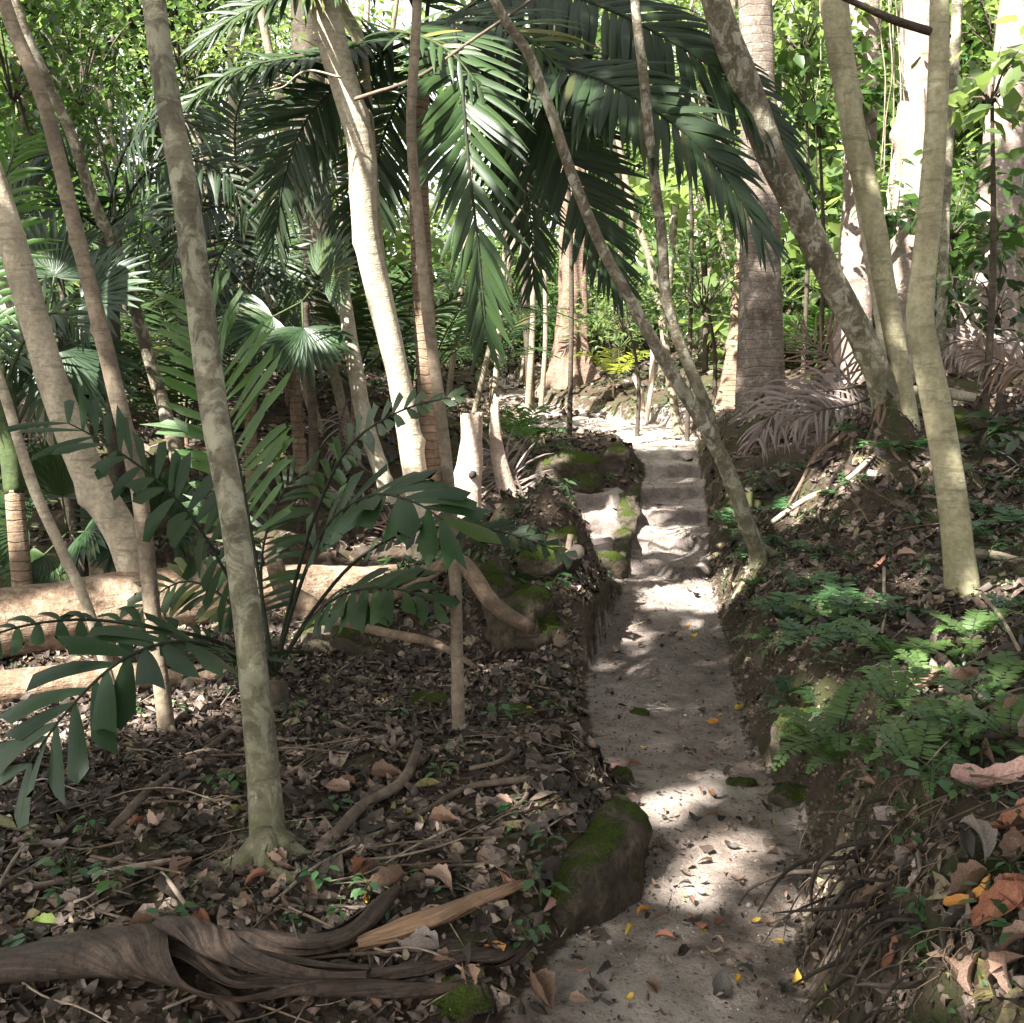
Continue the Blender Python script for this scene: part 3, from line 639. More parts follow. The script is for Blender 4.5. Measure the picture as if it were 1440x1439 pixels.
TR('sapling', 'thin pale sapling crossing in front of the fallen log at far left', 'sapling', [(-20, 480), (8, 560), (45, 680), (85, 770), (125, 860), (158, 925)], [13, 14, 15, 15, 15, 15], (5.2, 5.2), M['bark_pale'], base_hit=False, flare=None)
TR('forest_tree', 'whitish forked thin tree with sunlit peeling bark on the left slope', 'tree', [(418, 240), (440, 300), (478, 400), (496, 500), (510, 580), (528, 640), (546, 700)], [16, 17, 19, 22, 24, 22, 22], None, M['bark_white'])
TR('forest_tree', 'thick dark trunk in the shade behind the left palms', 'tree', [(430, -10), (440, 250), (455, 420), (468, 560)], [44, 46, 50, 60], (13.5, 13.5), M['bark_dark'])
TR('slender_palm', 'slim ringed reddish palm stem standing on the left slope', 'palm', [(408, 460), (414, 530), (418, 600), (424, 665)], [15, 16, 17, 19], None, M['bark_palm_s'])
TR('forest_tree', 'slim pale stem crossing behind the palm fronds toward upper left', 'tree', [(370, 30), (400, 170), (460, 480), (500, 640)], [12, 13, 14, 16], (10.5, 10.5), M['bark_tan'], base_hit=False)
TR('forest_tree', 'thin trunk slanting behind the foreground lichened tree', 'tree', [(255, 150), (320, 290), (385, 430), (450, 560)], [9, 12, 13, 15], (11, 11), M['bark_tan'], base_hit=False)
# right-hand group
TR('forked_tree', 'slender tree with mossy bark leaning over the path from the right bank, left stem', 'tree', [(690, -10), (735, 60), (772, 150), (800, 235), (842, 340), (885, 420), (935, 510), (985, 590), (1022, 660), (1050, 735), (1070, 790)], [13, 14, 15, 16, 16, 17, 18, 20, 22, 24, 24], (5.9, 6.9), M['bark_lichen'], roots=4, root_len=.35, seg=.035, flare=(.5, .1, 3))
TR('forked_tree', 'thin straight stem meeting the path-leaning tree near its base', 'tree', [(892, -10), (905, 110), (915, 210), (930, 330), (937, 420), (962, 500), (990, 565), (1008, 630)], [13, 14, 14, 15, 16, 16, 17, 18], (6.2, 6.95), M['bark_lichen'], base_hit=False, flare=None, drop=False, sink=.02)
TR('sapling', 'thin pale brown sapling at the top of the path steps', 'sapling', [(868, 190), (888, 290), (912, 360), (928, 430), (940, 520), (948, 570), (954, 612)], [8, 9, 11, 12, 12, 12, 12], None, M['bark_tan'])
TR('forest_tree', 'blotchy lichened trunk leaning left from the mossy mound', 'tree', [(1003, -10), (1045, 110), (1085, 220), (1130, 310), (1172, 400), (1215, 480), (1240, 540), (1250, 590)], [38, 42, 40, 38, 38, 38, 40, 42], (7.0, 7.55), M['bark_lichen'], seg=.035, flare=(.3, .15, 4))
TR('forest_tree', 'pale green trunk in the middle of the mound cluster', 'tree', [(1172, -10), (1188, 110), (1205, 210), (1228, 310), (1244, 400), (1262, 500), (1278, 615)], [38, 35, 33, 32, 30, 29, 32], (7.3, 7.5), M['bark_green'], seg=.04)
TR('forest_tree', 'paler yellowish stem wedged between the leaning trunks of the mound', 'tree', [(1178, 60), (1200, 200), (1225, 350), (1244, 460), (1256, 560)], [24, 24, 24, 24, 26], (7.9, 7.9), M['bark_white'], base_hit=False)
TR('forest_tree', 'smooth pale green fluted trunk with a ring scar in the right foreground', 'tree', [(1322, -10), (1321, 100), (1312, 250), (1300, 380), (1294, 455), (1318, 570), (1338, 690), (1348, 780), (1354, 855)], [25, 28, 31, 34, 38, 40, 42, 43, 48], (5.2, 5.35), M['bark_green'], seg=.03, sides=28, flute=(.09, 3), flare=(.35, .09, 4), roots=4, root_len=.3)
TR('royal_palm', 'large upright grey palm trunk on the bank where the path narrows', 'palm', [(1062, -10), (1068, 200), (1070, 400), (1070, 500), (1070, 590)], [46, 50, 58, 64, 70], (11.2, 11.2), M['bark_palm'], seg=.06, flare=(.25, .15, 9), roots=9, root_len=.55, root_r=.10, sides=32)
TR('royal_palm', 'sunlit yellowish palm trunk half hidden behind the large grey palm', 'palm', [(1052, 200), (1042, 400), (1034, 500), (1024, 580)], [20, 22, 26, 34], (13.5, 13.5), M['bark_palm_s'], flare=(.5, .3, 9))
TR('rainforest_tree', 'tall reddish trunk flecked with white behind the mound cluster', 'tree', [(1214, -10), (1212, 150), (1205, 320), (1200, 450), (1192, 560)], [42, 42, 44, 52, 66], (12.5, 12.5), M['bark_big'], flare=(.3, .4, 5), sides=28)
TR('rainforest_tree', 'broad white-speckled reddish trunk with one sunlit side', 'tree', [(1292, -10), (1290, 120), (1284, 260), (1278, 400), (1268, 520)], [48, 50, 54, 56, 70], (11.5, 11.5), M['bark_big'], flare=(.3, .4, 5), sides=28)
TR('rainforest_tree', 'thick sunlit trunk with flared base near the right edge', 'tree', [(1432, -10), (1418, 120), (1408, 240), (1398, 350), (1390, 470)], [46, 50, 54, 58, 78], (11, 11), M['bark_big'], flare=(.4, .5, 5), sides=28)
TR('rainforest_tree', 'shaded brown trunk cut by the right edge of the view', 'tree', [(1462, -10), (1456, 200), (1450, 460)], [50, 52, 70], (12, 12), M['bark_tan'], sides=24)
TR('sapling', 'thin grey stem between the smooth trunk and the sunlit one', 'sapling', [(1347, -10), (1340, 120), (1332, 240), (1325, 480)], [15, 14, 13, 15], (9, 9), M['bark_grey'])
T, _, _ = tree('buttressed_tree', 'reddish brown tree with a fluted buttressed base beyond the clearing', 'tree', [(806, 60), (806, 300), (806, 420), (803, 500), (800, 562)], [30, 34, 38, 46, 60], (21, 21), M['bark_fig'], flare=(1.3, .55, 6), flute=(.09, 7), sides=48, seg=.1, ext=True)
for i, (a, b, c, d, lb) in enumerate([((892, 530), (904, 590), 7, 8, 'short sunlit stick standing in the bright clearing'), ((918, 470), (908, 588), 7, 9, 'tall thin reddish sunlit stick standing in the bright clearing'), ((748, 330), (742, 580), 7, 10, 'thin bamboo-like pole stem left of the buttressed tree'), ((766, 380), (760, 582), 6, 8, 'thin brown pole stem just left of the buttressed base'), ((988, 330), (990, 560), 8, 9, 'thin dark stem behind the narrow end of the path')]):
    TR('thin_stem', lb, 'sapling', [a, ((a[0]+b[0])/2+4, (a[1]+b[1])/2), b], [c, d], (16.5, 16.5) if i < 2 else (19, 19), M['stump'] if i < 2 else M['bark_dark'] if i == 4 else M['bark_tan'], flare=None, sides=8)
for i in range(46):
    px = random.choice([random.uniform(330, 760), random.uniform(850, 1440), random.uniform(0, 420)]); t = random.uniform(14, 30); tp = random.uniform(-40, 40)
    w_ = random.uniform(4, 13)
    base = P(px, 560, t); 
    py = 720-(math.tan(0)*0); x, y = base[0], base[1]; z = H(x, y)
    top_ = np.array([x+random.uniform(-1.2, 1.2), y+random.uniform(-.6, .6), random.uniform(6, 9)])
    T = thing('background_tree', (x, y, z), 'thin pole-like trunk among the sunlit background foliage', 'tree', 'thin background trunks'); T['_w'] = [x, y, z]
    r0 = w_/2/FPX*t
    mid = (np.array([x, y, z])+top_)/2+np.array([random.uniform(-.3, .3), 0, 0])
    tr = build('trunk', [tube([(x, y, z-.1), mid, top_], [r0*1.15, r0, r0*.7], sides=8, seg=.3, wob=.08)], [M[random.choice(['bark_tan', 'bark_dark', 'bark_pale', 'bark_lichen', 'bark_dark'])]], (x, y, z), T); del T['_w']
# fallen branch of the smooth tree, overhead liana, light twig
def obj1(name, parts, mats, loc, label, cat, group=None):
    return tag(build(name, parts, mats, loc), label, cat, group)
pp = [P(1165, -12, 5.0), P(1210, 8, 5.05), P(1255, 28, 5.1), P(1302, 43, 5.2), P(1335, 52, 5.3)]
obj1('dead_branch', [tube(pp, [.012, .014, .018, .02, .012], sides=10, seg=.02)], [M['bark_dark']], pp[0], 'dark bare branch crossing behind the smooth pale trunk at top right', 'branch')
pp = [P(500, 140, 6.6), P(530, 130, 6.5), P(556, 122, 6.4), P(600, 102, 6.3), P(660, 60, 6.3), P(740, 5, 6.2), P(800, -50, 6.2)]
obj1('dead_branch', [tube(pp, [.012, .011, .010, .009, .008], sides=8, seg=.02)], [M['stick']], pp[0], 'thin bare branch slanting across the crown of the hanging palm', 'branch')
pp = [P(380, 128, 7), P(400, 122, 7), P(420, 105, 7), P(440, 100, 7), P(480, 110, 7)]
obj1('dead_branch', [tube(pp, [.004, .006, .008], sides=6, seg=.02), tube([P(395, 118, 7), P(370, 128, 7.1), P(368, 122, 7.1)], [.004, .003], sides=6, seg=.02)], [M['stick_pale']], pp[0], 'pale curly twig sticking out left of the sunlit tree', 'twig')
for i in range(9):
    px = [1243, 1250, 1256, 1262, 1248, 560, 640, 1150, 850][i]; t = [10, 10.2, 10.1, 10.3, 10.5, 12, 13, 12, 15][i]
    a = P(px, -60, t); b = P(px+random.uniform(-6, 6), random.uniform(240, 330), t)
    obj1('liana', [tube([a, (a+b)/2+np.array([.02, 0, 0]), b], [.006, .005], sides=6, seg=.1, bend=.05, seed=i)], [M['stick_pale']], b, 'thin hanging liana between the background trunks', 'liana', 'thin hanging lianas')
# ------------------------------------------------------------------ stumps
b1, t1 = hit(655, 772); 
def stump(px, wd, t, name, label, seed, jag=.02):
    pts = [P(a, b, t) for a, b in px][::-1]; r = [w_/2/FPX*t for w_ in wd][::-1]
    c0 = pts[0]; pts[0] = c0-np.array([0, 0, .1])
    V, F, mi, rn, lg = tube(pts, r, sides=24, seg=.02, wob=.09, seed=seed, flare=(.15, .08, 4))
    top = pts[-1]; d = norm(pts[-1]-pts[-2]); h = (V-top)@d; k = h > -.02; V = V+(k*jag*fbm(V[:, 0]*45, V[:, 1]*45, o=2))[:, None]*d
    T = thing(name, c0, label, 'stump'); T['_w'] = list(map(float, c0)); kids = [build('trunk', [(V, F, mi, rn, lg)], [M['stump']], c0, T)]
    return T, c0, kids
T, c0, kids = stump([(663, 583), (663, 620), (661, 655), (656, 690), (655, 730), (655, 778)], [32, 31, 38, 46, 48, 50], 8.0, 'broken_stump', 'sunlit pale snapped stump with a flat top and a dark knot hole', 3)
kp = P(664, 668, 7.88); kids.append(build('knot_hole', [(lambda a: (a[0], a[1], 0, a[3], a[4]))(tube([kp+np.array([0, -.02, 0]), kp+np.array([.004, .04, 0])], [.016, .03, .02], sides=10, seg=.01, wob=.3))], [M['root_dark']], c0, T)); del T['_w']
T, c0, kids = stump([(698, 560), (696, 600), (700, 640), (712, 685), (728, 725), (742, 752)], [7, 16, 21, 26, 30, 32], 8.2, 'broken_stump', 'sunlit thin splintered stump curving to a point beside the flat stump', 5, .05); del T['_w']
# ------------------------------------------------------------------ fallen logs and roots
def flog(name, px, wd, t, m, label, cat='log', sq=None, seg=.03, wob=.08, seed=0, sides=24, parent=None, bend=0, rise=0):
    pts = [P(a, b, tt) for (a, b), tt in zip(px, np.interp(np.linspace(0, 1, len(px)), np.linspace(0, 1, len(t)), t))]
    ts = np.interp(np.linspace(0, 1, len(wd)), np.linspace(0, 1, len(t)), t)
    r = [w_/2/FPX*tt for w_, tt in zip(wd, ts)]
    return obj1(name, [tube(pts, r, sides=sides, seg=seg, wob=wob, seed=seed, squash=sq, bend=bend)], [m], pts[len(pts)//2]-np.array([0, 0, r[0]]), label, cat)
flog('fallen_log', [(-120, 895), (0, 880), (120, 862), (230, 846), (330, 838), (430, 832), (520, 826), (600, 812)], [100, 100, 98, 94, 88, 74, 58, 40], (5.9, 7.3), M['log'], 'big smooth orange-brown fallen log lying behind the spiny palm', seed=2)
flog('fallen_log', [(-120, 985), (0, 968), (110, 955), (220, 950), (330, 952)], [70, 68, 60, 50, 34], (5.2, 5.6), M['log'], 'sunlit flat slab of wood lying below the big orange-brown log', seed=4, sq=.7)
flog('log_prop', [(142, 890), (150, 930), (150, 955)], [34, 32, 34], (5.75, 5.75), M['log'], 'short upright branch stub propping the big fallen log', seed=6)
flog('exposed_root', [(395, 905), (410, 880), (440, 860), (400, 830), (385, 790), (375, 760)], [22, 34, 34, 28, 24, 18], (6.4, 6.3), M['root'], 'crooked dark brown root rising right of the foreground trunk', 'root', seed=5)
flog('exposed_root', [(500, 832), (560, 815), (610, 802), (645, 792), (662, 806), (690, 846), (718, 868), (745, 884)], [14, 18, 22, 22, 24, 24, 22, 20], (6.2, 5.35), M['root'], 'thick curved brown root with a blunt cut end on the mound', 'root', seed=8)
flog('exposed_root', [(480, 852), (520, 846), (545, 842), (575, 828), (600, 815), (625, 798)], [26, 24, 16, 14, 13, 13], (6.15, 5.8), M['root'], 'short brown root branching beside the thick curved root', 'root', seed=9)
flog('exposed_root', [(450, 868), (540, 890), (610, 905), (670, 940)], [12, 14, 12, 6], (5.8, 5.2), M['root'], 'long thin root running down the dark bank face below the mound', 'root', seed=10)
flog('cut_log_end', [(770, 812), (790, 800), (806, 786), (812, 776)], [34, 30, 26, 22], (6.25, 6.0), M['root_dark'], 'stub of a dark log poking out of the mound toward the path', 'log', seed=11)
flog('upright_stub', [(803, 752), (800, 772), (798, 800)], [9, 10, 12], (6.2, 6.2), M['stick'], 'little upright stub on top of the mound beside the path', 'stub', seed=12)
flog('exposed_root', [(776, 850), (780, 880), (786, 915), (790, 925)], [8, 10, 9, 6], (6.0, 5.9), M['root'], 'small hanging root at the foot of the mound', 'root', seed=13)
flog('fallen_log', [(1270, 552), (1310, 548), (1345, 556), (1370, 560)], [12, 15, 15, 13], (9, 9), M['bark_pale'], 'short pale curved log on the upper right bank', seed=14)
flog('fallen_log', [(1392, 540), (1405, 520), (1420, 505)], [14, 15, 14], (9.5, 9.6), M['bark_tan'], 'small tan log leaning in the dry fronds at upper right', seed=15)
flog('exposed_root', [(1362, 778), (1400, 782), (1440, 792), (1480, 800)], [14, 14, 12, 10], (5.6, 5.5), M['bark_tan'], 'tan root running right from the smooth pale trunk', 'root', seed=16)
flog('fallen_branch', [(1300, 950), (1360, 944), (1420, 946), (1470, 940)], [9, 11, 12, 12], (3.9, 3.8), M['stick'], 'fallen branch lying across the right bank', 'branch', seed=17)
# ------------------------------------------------------------------ rocks
def rock_mesh(c, rad, seed, sub=4, amp=.28, boxy=.75, rz=0.):
    import bmesh
    bm = bmesh.new(); bmesh.ops.create_icosphere(bm, subdivisions=sub, radius=1); V = np.array([v.co[:] for v in bm.verts]); F = np.array([[v.index for v in f.verts] for f in bm.faces]); bm.free()
    V = np.sign(V)*np.abs(V)**boxy; 
    k = 1+amp*fbm(V[:, 0]*1.1+seed, V[:, 1]*1.1, V[:, 2]*1.1+seed*2, o=2)+amp*.25*fbm(V[:, 0]*5+seed, V[:, 1]*5, V[:, 2]*5, o=4)
    V = V*k[:, None]*np.asarray(rad); c_, s_ = math.cos(rz), math.sin(rz)
    V = np.stack([V[:, 0]*c_-V[:, 1]*s_, V[:, 0]*s_+V[:, 1]*c_, V[:, 2]], 1)+np.asarray(c)
    return (V, F, 0)
def rock(c, rad, seed, label, cat='rock', name='mossy_rock', **k):
    return obj1(name, [rock_mesh(c, rad, seed, **k)], [M['rock']], c, label, cat)
# the kerb-like block at the near left edge of the path
V, F, mi, rn, lg = tube([(.10, 3.0, .01), (.18, 3.12, .02), (.28, 3.30, .03), (.335, 3.50, .04), (.33, 3.66, .03)], [.06, .095, .11, .105, .07], sides=64, seg=.012, wob=.2, wsc=2.4, squash=1.25, power=.6)
V = V+np.stack([.010*fbm(V[:, 0]*14, V[:, 1]*14, V[:, 2]*14), .010*fbm(V[:, 0]*14+9, V[:, 1]*14, V[:, 2]*14), .018*fbm(V[:, 0]*9+3, V[:, 1]*9, V[:, 2]*9)], 1)
obj1('mossy_rock', [(V, F, 0, rn, lg)], [M['rock']], (.2, 3.3, 0), 'rounded moss-topped block edging the left of the path in the foreground', 'rock')
def grock(px, py, wpx, hpx, label, seed, t=None, dep=1., **k):
    if t is None: c, t = hit(px, py)
    else: c = P(px, py, t)
    s = t/FPX/2; c = P(px, py, t)
    return rock(c, (wpx*s*1.05, wpx*s*dep, hpx*s*1.1), seed, label, **k)
grock(872, 1097, 40, 26, 'small dark grey stone beside the mossy block at the path edge', 2, name='stone')
grock(802, 668, 88, 62, 'large dark boulder with moss on its top beside the upper path', 3, t=10.2, rz=.2, sub=5)
grock(866, 650, 44, 36, 'smaller brown boulder right of the large mossy one', 4, t=11)
grock(822, 684, 50, 34, 'brown mossy rock below the large dark boulder', 5, t=10)
lp = [np.array([float(Ledge(y))-.05, y, float(pathz(float(Ledge(y)), y))+.045]) for y in (7.75, 8.2, 8.7, 9.2, 9.7, 10.2, 10.7)]
obj1('mossy_ledge', [tube(lp, [.05, .075, .09, .08, .10, .08, .05], sides=32, seg=.03, wob=.35, wsc=2.5, squash=.9, power=.9)], [M['rock_dry']], lp[3], 'long low mossy ledge of rock edging the left of the upper path', 'rock')
grock(858, 800, 44, 44, 'mossy rounded ledge stone bulging into the path below the sunlit ledge', 8, t=8.0)
grock(820, 852, 42, 70, 'tilted slab of rock with a green face leaning on the mound', 9, t=6.55, boxy=.6, dep=.5, rz=-.5)
grock(700, 778, 74, 56, 'round mossy stone on the mound with seedlings round it', 10, t=6.7)
grock(640, 872, 60, 60, 'mossy stone under the thick curved root', 11, t=6.3)
grock(742, 745, 40, 32, 'jagged mossy stone on the crest of the mound', 12, t=7.2, amp=.5)
grock(716, 755, 30, 24, 'small jagged mossy stone left of the crest stone', 13, t=7.1, amp=.5)
grock(770, 830, 90, 100, 'dark earthy boulder forming the end of the mound by the path', 14, t=6.75, sub=5, amp=.4)
for i_, (a_, b_, w_, h_, lb_) in enumerate([(668, 762, 50, 36, 'mossy stone at the left shoulder of the mound'), (790, 770, 44, 40, 'dark stone at the right shoulder of the mound'), (760, 800, 60, 44, 'mossy stone set in the face of the mound'), (700, 826, 60, 50, 'broad dark stone in the middle of the mound face'), (735, 870, 80, 70, 'stone put in for the dark cavity behind the blunt root end'), (655, 812, 44, 36, 'small mossy stone beside the curved root')]):  # one stone stands in for the dark hollow under the thick root
    grock(a_, b_, w_*1.15, h_*1.15, lb_, 40+i_*1.7, amp=.4)
grock(600, 990, 60, 24, 'low mossy stone half buried in litter left of the path', 15)
grock(726, 1006, 56, 20, 'flat mossy stone beside the yellow leaf', 16)
grock(480, 925, 110, 90, 'mossy earth-crusted boulder under the exposed roots', 17, t=6.0, sub=5)
grock(1042, 1104, 38, 16, 'flat dark mossy stone at the right edge of the path', 18)
grock(1120, 1128, 62, 44, 'mossy bulge of rock at the foot of the right bank', 19)
grock(1128, 1065, 90, 120, 'vertical mossy rock face under the ferns of the right bank', 20, dep=.6, sub=5)
grock(1330, 610, 130, 60, 'mossy hump of earth and rock behind the smooth trunk', 22, t=8.8)
grock(640, 1408, 90, 40, 'dark mossy stone under the curled sheath ends', 24)
grock(900, 1004, 26, 12, 'little stone in the damp part of the path', 25, name='stone')
# ------------------------------------------------------------------ palms
def PP(l): return np.array([P(*a) for a in l])
def palm(name, label, loc, fronds, mats, group=None, extra=None, cat='palm'):
    T = thing(name, loc, label, cat, group); T['_w'] = [float(v) for v in loc]; kids = []
    for f in fronds: 
        f = dict(f); pts = f.pop('p'); ms = f.pop('m', mats); kids.append(build('frond', frond(pts, **f), ms, loc, T))
    for nm, prt, ms in (extra or []): kids.append(build(nm, prt, ms, loc, T))
    del T['_w']; return reg(T, kids)
# hanging palm in the centre
ct = P(598, 45, 7.9); base, tb = hit(606, 742)
ringed = [P(606, 742, 8.3), P(603, 600, 8.3), P(597, 450, 8.2), P(590, 300, 8.1), P(588, 160, 8.), P(592, 70, 7.9)]
rd = [17, 15, 15, 14, 14, 16]; ringed[0] = np.array([ringed[0][0], ringed[0][1], H(*ringed[0][:2])-.1])
FD = dict(jit=.15, n=72, L=.64, w=.034, miss=.05, droop=.5, a0=.35, a1=1.2, rows=6, rr=(.016, .004), lift=.05)
ct2 = (598, 50, 7.8)
palm('feather_palm', 'tall palm with ringed trunk and huge dark fronds hanging over the middle of the view', ringed[0], [
    dict(FD, p=PP([ct2, (632, 30, 7.0), (648, 110, 6.4), (658, 220, 6.2), (672, 340, 6.2), (684, 470, 6.3)]), n=66, jit=.09, L=.58, w=.044, up=(.15, -1, .1), a0=.6, a1=1.25, droop=.25, m=[M['palm_green'], M['stem_dark']]),
    dict(FD, p=PP([ct2, (690, 60, 7.6), (755, 150, 7.4), (800, 230, 7.4), (838, 320, 7.5), (872, 400, 7.6)]), w=.046, jit=.08, n=64, L=.58, up=(-.2, -1, .35), a0=.3, a1=1.2, droop=.25),
    dict(FD, p=PP([ct2, (680, 60, 7.4), (770, 90, 7.0), (860, 120, 6.7), (960, 185, 6.5), (1020, 250, 6.5), (1075, 335, 6.6)]), n=72, w=.052, jit=.07, miss=.02, L=.60, up=(0, -.75, .75), a0=.3, a1=1.15, droop=.75),
    dict(FD, p=PP([ct2, (700, -10, 7.6), (800, -5, 7.4), (900, 35, 7.2), (1000, 95, 7.1), (1070, 160, 7.1), (1120, 235, 7.2)]), n=76, w=.052, jit=.07, miss=.02, L=.66, up=(0, -.8, .7), droop=.8),
    dict(FD, p=PP([ct2, (560, -25, 7.5), (480, -30, 7.2), (400, -10, 7.0), (330, 25, 6.9), (280, 60, 6.9)]), L=.38, up=(0, -.6, .8), droop=.6, m=[M['palm_green'], M['stem_green']]),
    dict(FD, p=PP([ct2, (540, 50, 7.8), (470, 75, 7.5), (390, 85, 7.3), (320, 105, 7.2), (262, 145, 7.2)]), L=.34, up=(0, -.5, .85), droop=.8, m=[M['palm_green'], M['stem_green']]),
    dict(FD, p=PP([ct2, (530, 80, 7.8), (465, 130, 7.6), (425, 180, 7.5), (400, 250, 7.5), (384, 345, 7.6)]), L=.50, up=(.3, -1, .2), droop=.35),
    dict(FD, p=PP([ct2, (570, 120, 8.2), (540, 190, 8.4), (520, 280, 8.5), (505, 370, 8.6)]), L=.5, up=(.2, -1, .2), droop=.35),
    dict(FD, p=PP([ct2, (650, 20, 7.4), (720, 40, 7.0), (780, 90, 6.9), (830, 170, 6.9)]), L=.55, up=(0, -.7, .7), droop=.7, n=36, m=[M['palm_green'], M['stem_green']]),
    dict(FD, p=PP([ct2, (660, 90, 8.2), (720, 190, 8.6), (745, 300, 8.8), (750, 400, 8.9)]), L=.55, up=(-.1, -1, .2), droop=.3),
    dict(FD, p=PP([ct2, (610, -60, 7.6), (640, -130, 7.6), (720, -200, 7.8)]), L=.5, up=(0, -.7, .7), droop=.6),
    dict(FD, p=PP([ct2, (575, 60, 7.0), (560, 45, 6.7), (600, 55, 6.4), (640, 80, 6.3), (680, 130, 6.3)]), n=22, L=.40, w=.035, up=(.2, -.8, .5), a0=.4, droop=.4, m=[M['palm_green'], M['stem_green']])],
    [M['palm_dark'], M['stem_dark']], extra=[('trunk', [tube(ringed, [r*.5/FPX*8.2*2 for r in rd], sides=20, seg=.04, wob=.04, flare=(.3, .15, 8))], [M['bark_palm_s']])])
# left dark palms
GD = dict(jit=.14, miss=.06, n=40, L=.44, w=.028, droop=.55, a0=.3, a1=1.1, rows=5, rr=(.014, .004))
c1 = (150, 330, 8.6)
tr1 = [P(150, 330, 8.6), P(158, 450, 8.6), P(162, 700, 8.6)][::-1]; tr1[0] = np.array([tr1[0][0], tr1[0][1], H(*tr1[0][:2])-.1])
palm('feather_palm', 'dark palm at the left with fronds arching between the thin leaning trunks', tr1[0], [
    dict(GD, p=PP([c1, (165, 240, 8.2), (195, 185, 8), (240, 165, 7.8), (300, 190, 7.8)]), up=(0, -.7, .7), droop=1.),
    dict(GD, p=PP([c1, (120, 260, 8.2), (80, 220, 8), (30, 230, 7.9), (-20, 280, 7.9)]), up=(0, -.7, .7), droop=.9),
    dict(GD, p=PP([c1, (110, 300, 8.2), (60, 290, 8), (20, 330, 7.9), (-10, 400, 7.9)]), up=(0, -.7, .7)),
    dict(GD, p=PP([c1, (200, 250, 8.2), (260, 225, 8), (320, 250, 7.9), (350, 310, 7.9)]), up=(0, -.7, .7), droop=.7),
    dict(GD, p=PP([c1, (190, 290, 8.2), (200, 300, 7.6), (190, 380, 7.4)]), n=24, up=(0, -1, .3)),
    dict(GD, p=PP([c1, (100, 340, 8), (60, 380, 7.7), (40, 450, 7.6)]), n=26, up=(0, -.9, .4))],
    [M['palm_dark'], M['stem_dark']], extra=[('trunk', [tube(tr1, [.06, .055, .07], sides=16, seg=.06, wob=.05)], [M['bark_dark']])])
c1 = (345, 300, 9.6)
tr1 = [P(345, 300, 9.6), P(350, 450, 9.6), P(352, 640, 9.6)][::-1]; tr1[0] = np.array([tr1[0][0], tr1[0][1], H(*tr1[0][:2])-.1])
palm('feather_palm', 'shaded palm behind the foreground trunk with drooping grey green fronds', tr1[0], [
    dict(GD, p=PP([c1, (300, 250, 9.3), (260, 260, 9.1), (225, 320, 9)]), up=(0, -.8, .6), droop=.8),
    dict(GD, p=PP([c1, (310, 290, 9.2), (270, 310, 9), (240, 370, 8.9)]), up=(0, -.8, .6)),
    dict(GD, p=PP([c1, (390, 240, 9.4), (440, 240, 9.3), (480, 300, 9.2), (490, 380, 9.2)]), up=(0, -.8, .6)),
    dict(GD, p=PP([c1, (370, 330, 9.2), (400, 370, 9.0), (420, 450, 8.9)]), up=(0, -.9, .4), m=[M['palm_green'], M['stem_green']]),
    dict(GD, p=PP([c1, (330, 200, 9.5), (345, 130, 9.4), (400, 110, 9.4)]), up=(0, -.8, .6)),
    dict(GD, p=PP([c1, (320, 340, 9), (300, 390, 8.8), (300, 460, 8.7)]), up=(0, -.9, .4)),
    dict(GD, p=PP([c1, (360, 360, 9), (350, 420, 8.8), (370, 500, 8.7)]), up=(0, -.9, .4))],
    [M['palm_dark'], M['stem_dark']], extra=[('trunk', [tube(tr1, [.05, .05, .06], sides=16, seg=.06, wob=.05)], [M['bark_palm_s']])])
# palm at far left edge with crownshaft
tr1 = [P(32, 832, 7.0), P(26, 760, 7.), P(20, 690, 7.0)]; c1 = (8, 540, 6.9)
palm('slender_palm', 'small palm with ringed brown trunk and dark green crownshaft at the left edge', tr1[0], [
    dict(GD, p=PP([c1, (40, 470, 6.8), (80, 440, 6.7), (120, 470, 6.6)]), n=22, L=.3, up=(0, -.8, .6)),
    dict(GD, p=PP([c1, (-10, 420, 6.9), (-5, 300, 6.8), (25, 200, 6.7)]), n=34, L=.45, up=(.2, -.9, .3), m=[M['palm_bright'], M['stem_green']]),
    dict(GD, p=PP([c1, (-40, 480, 6.8), (-100, 470, 6.7), (-160, 560, 6.6)]), n=22, L=.3, up=(0, -.8, .6))],
    [M['palm_green'], M['stem_green']], extra=[('trunk', [tube([tr1[0]-np.array([0, 0, .25])]+tr1, [.068, .060, .056], sides=20, seg=.03, wob=.03, flare=(.2, .1, 8))], [M['bark_palm_s']]), ('crownshaft', [tube([P(20, 695, 7.), P(14, 620, 7.), P(8, 535, 6.9)], [.058, .07, .04], sides=16, seg=.04, wob=.06)], [M['stem_green']])])
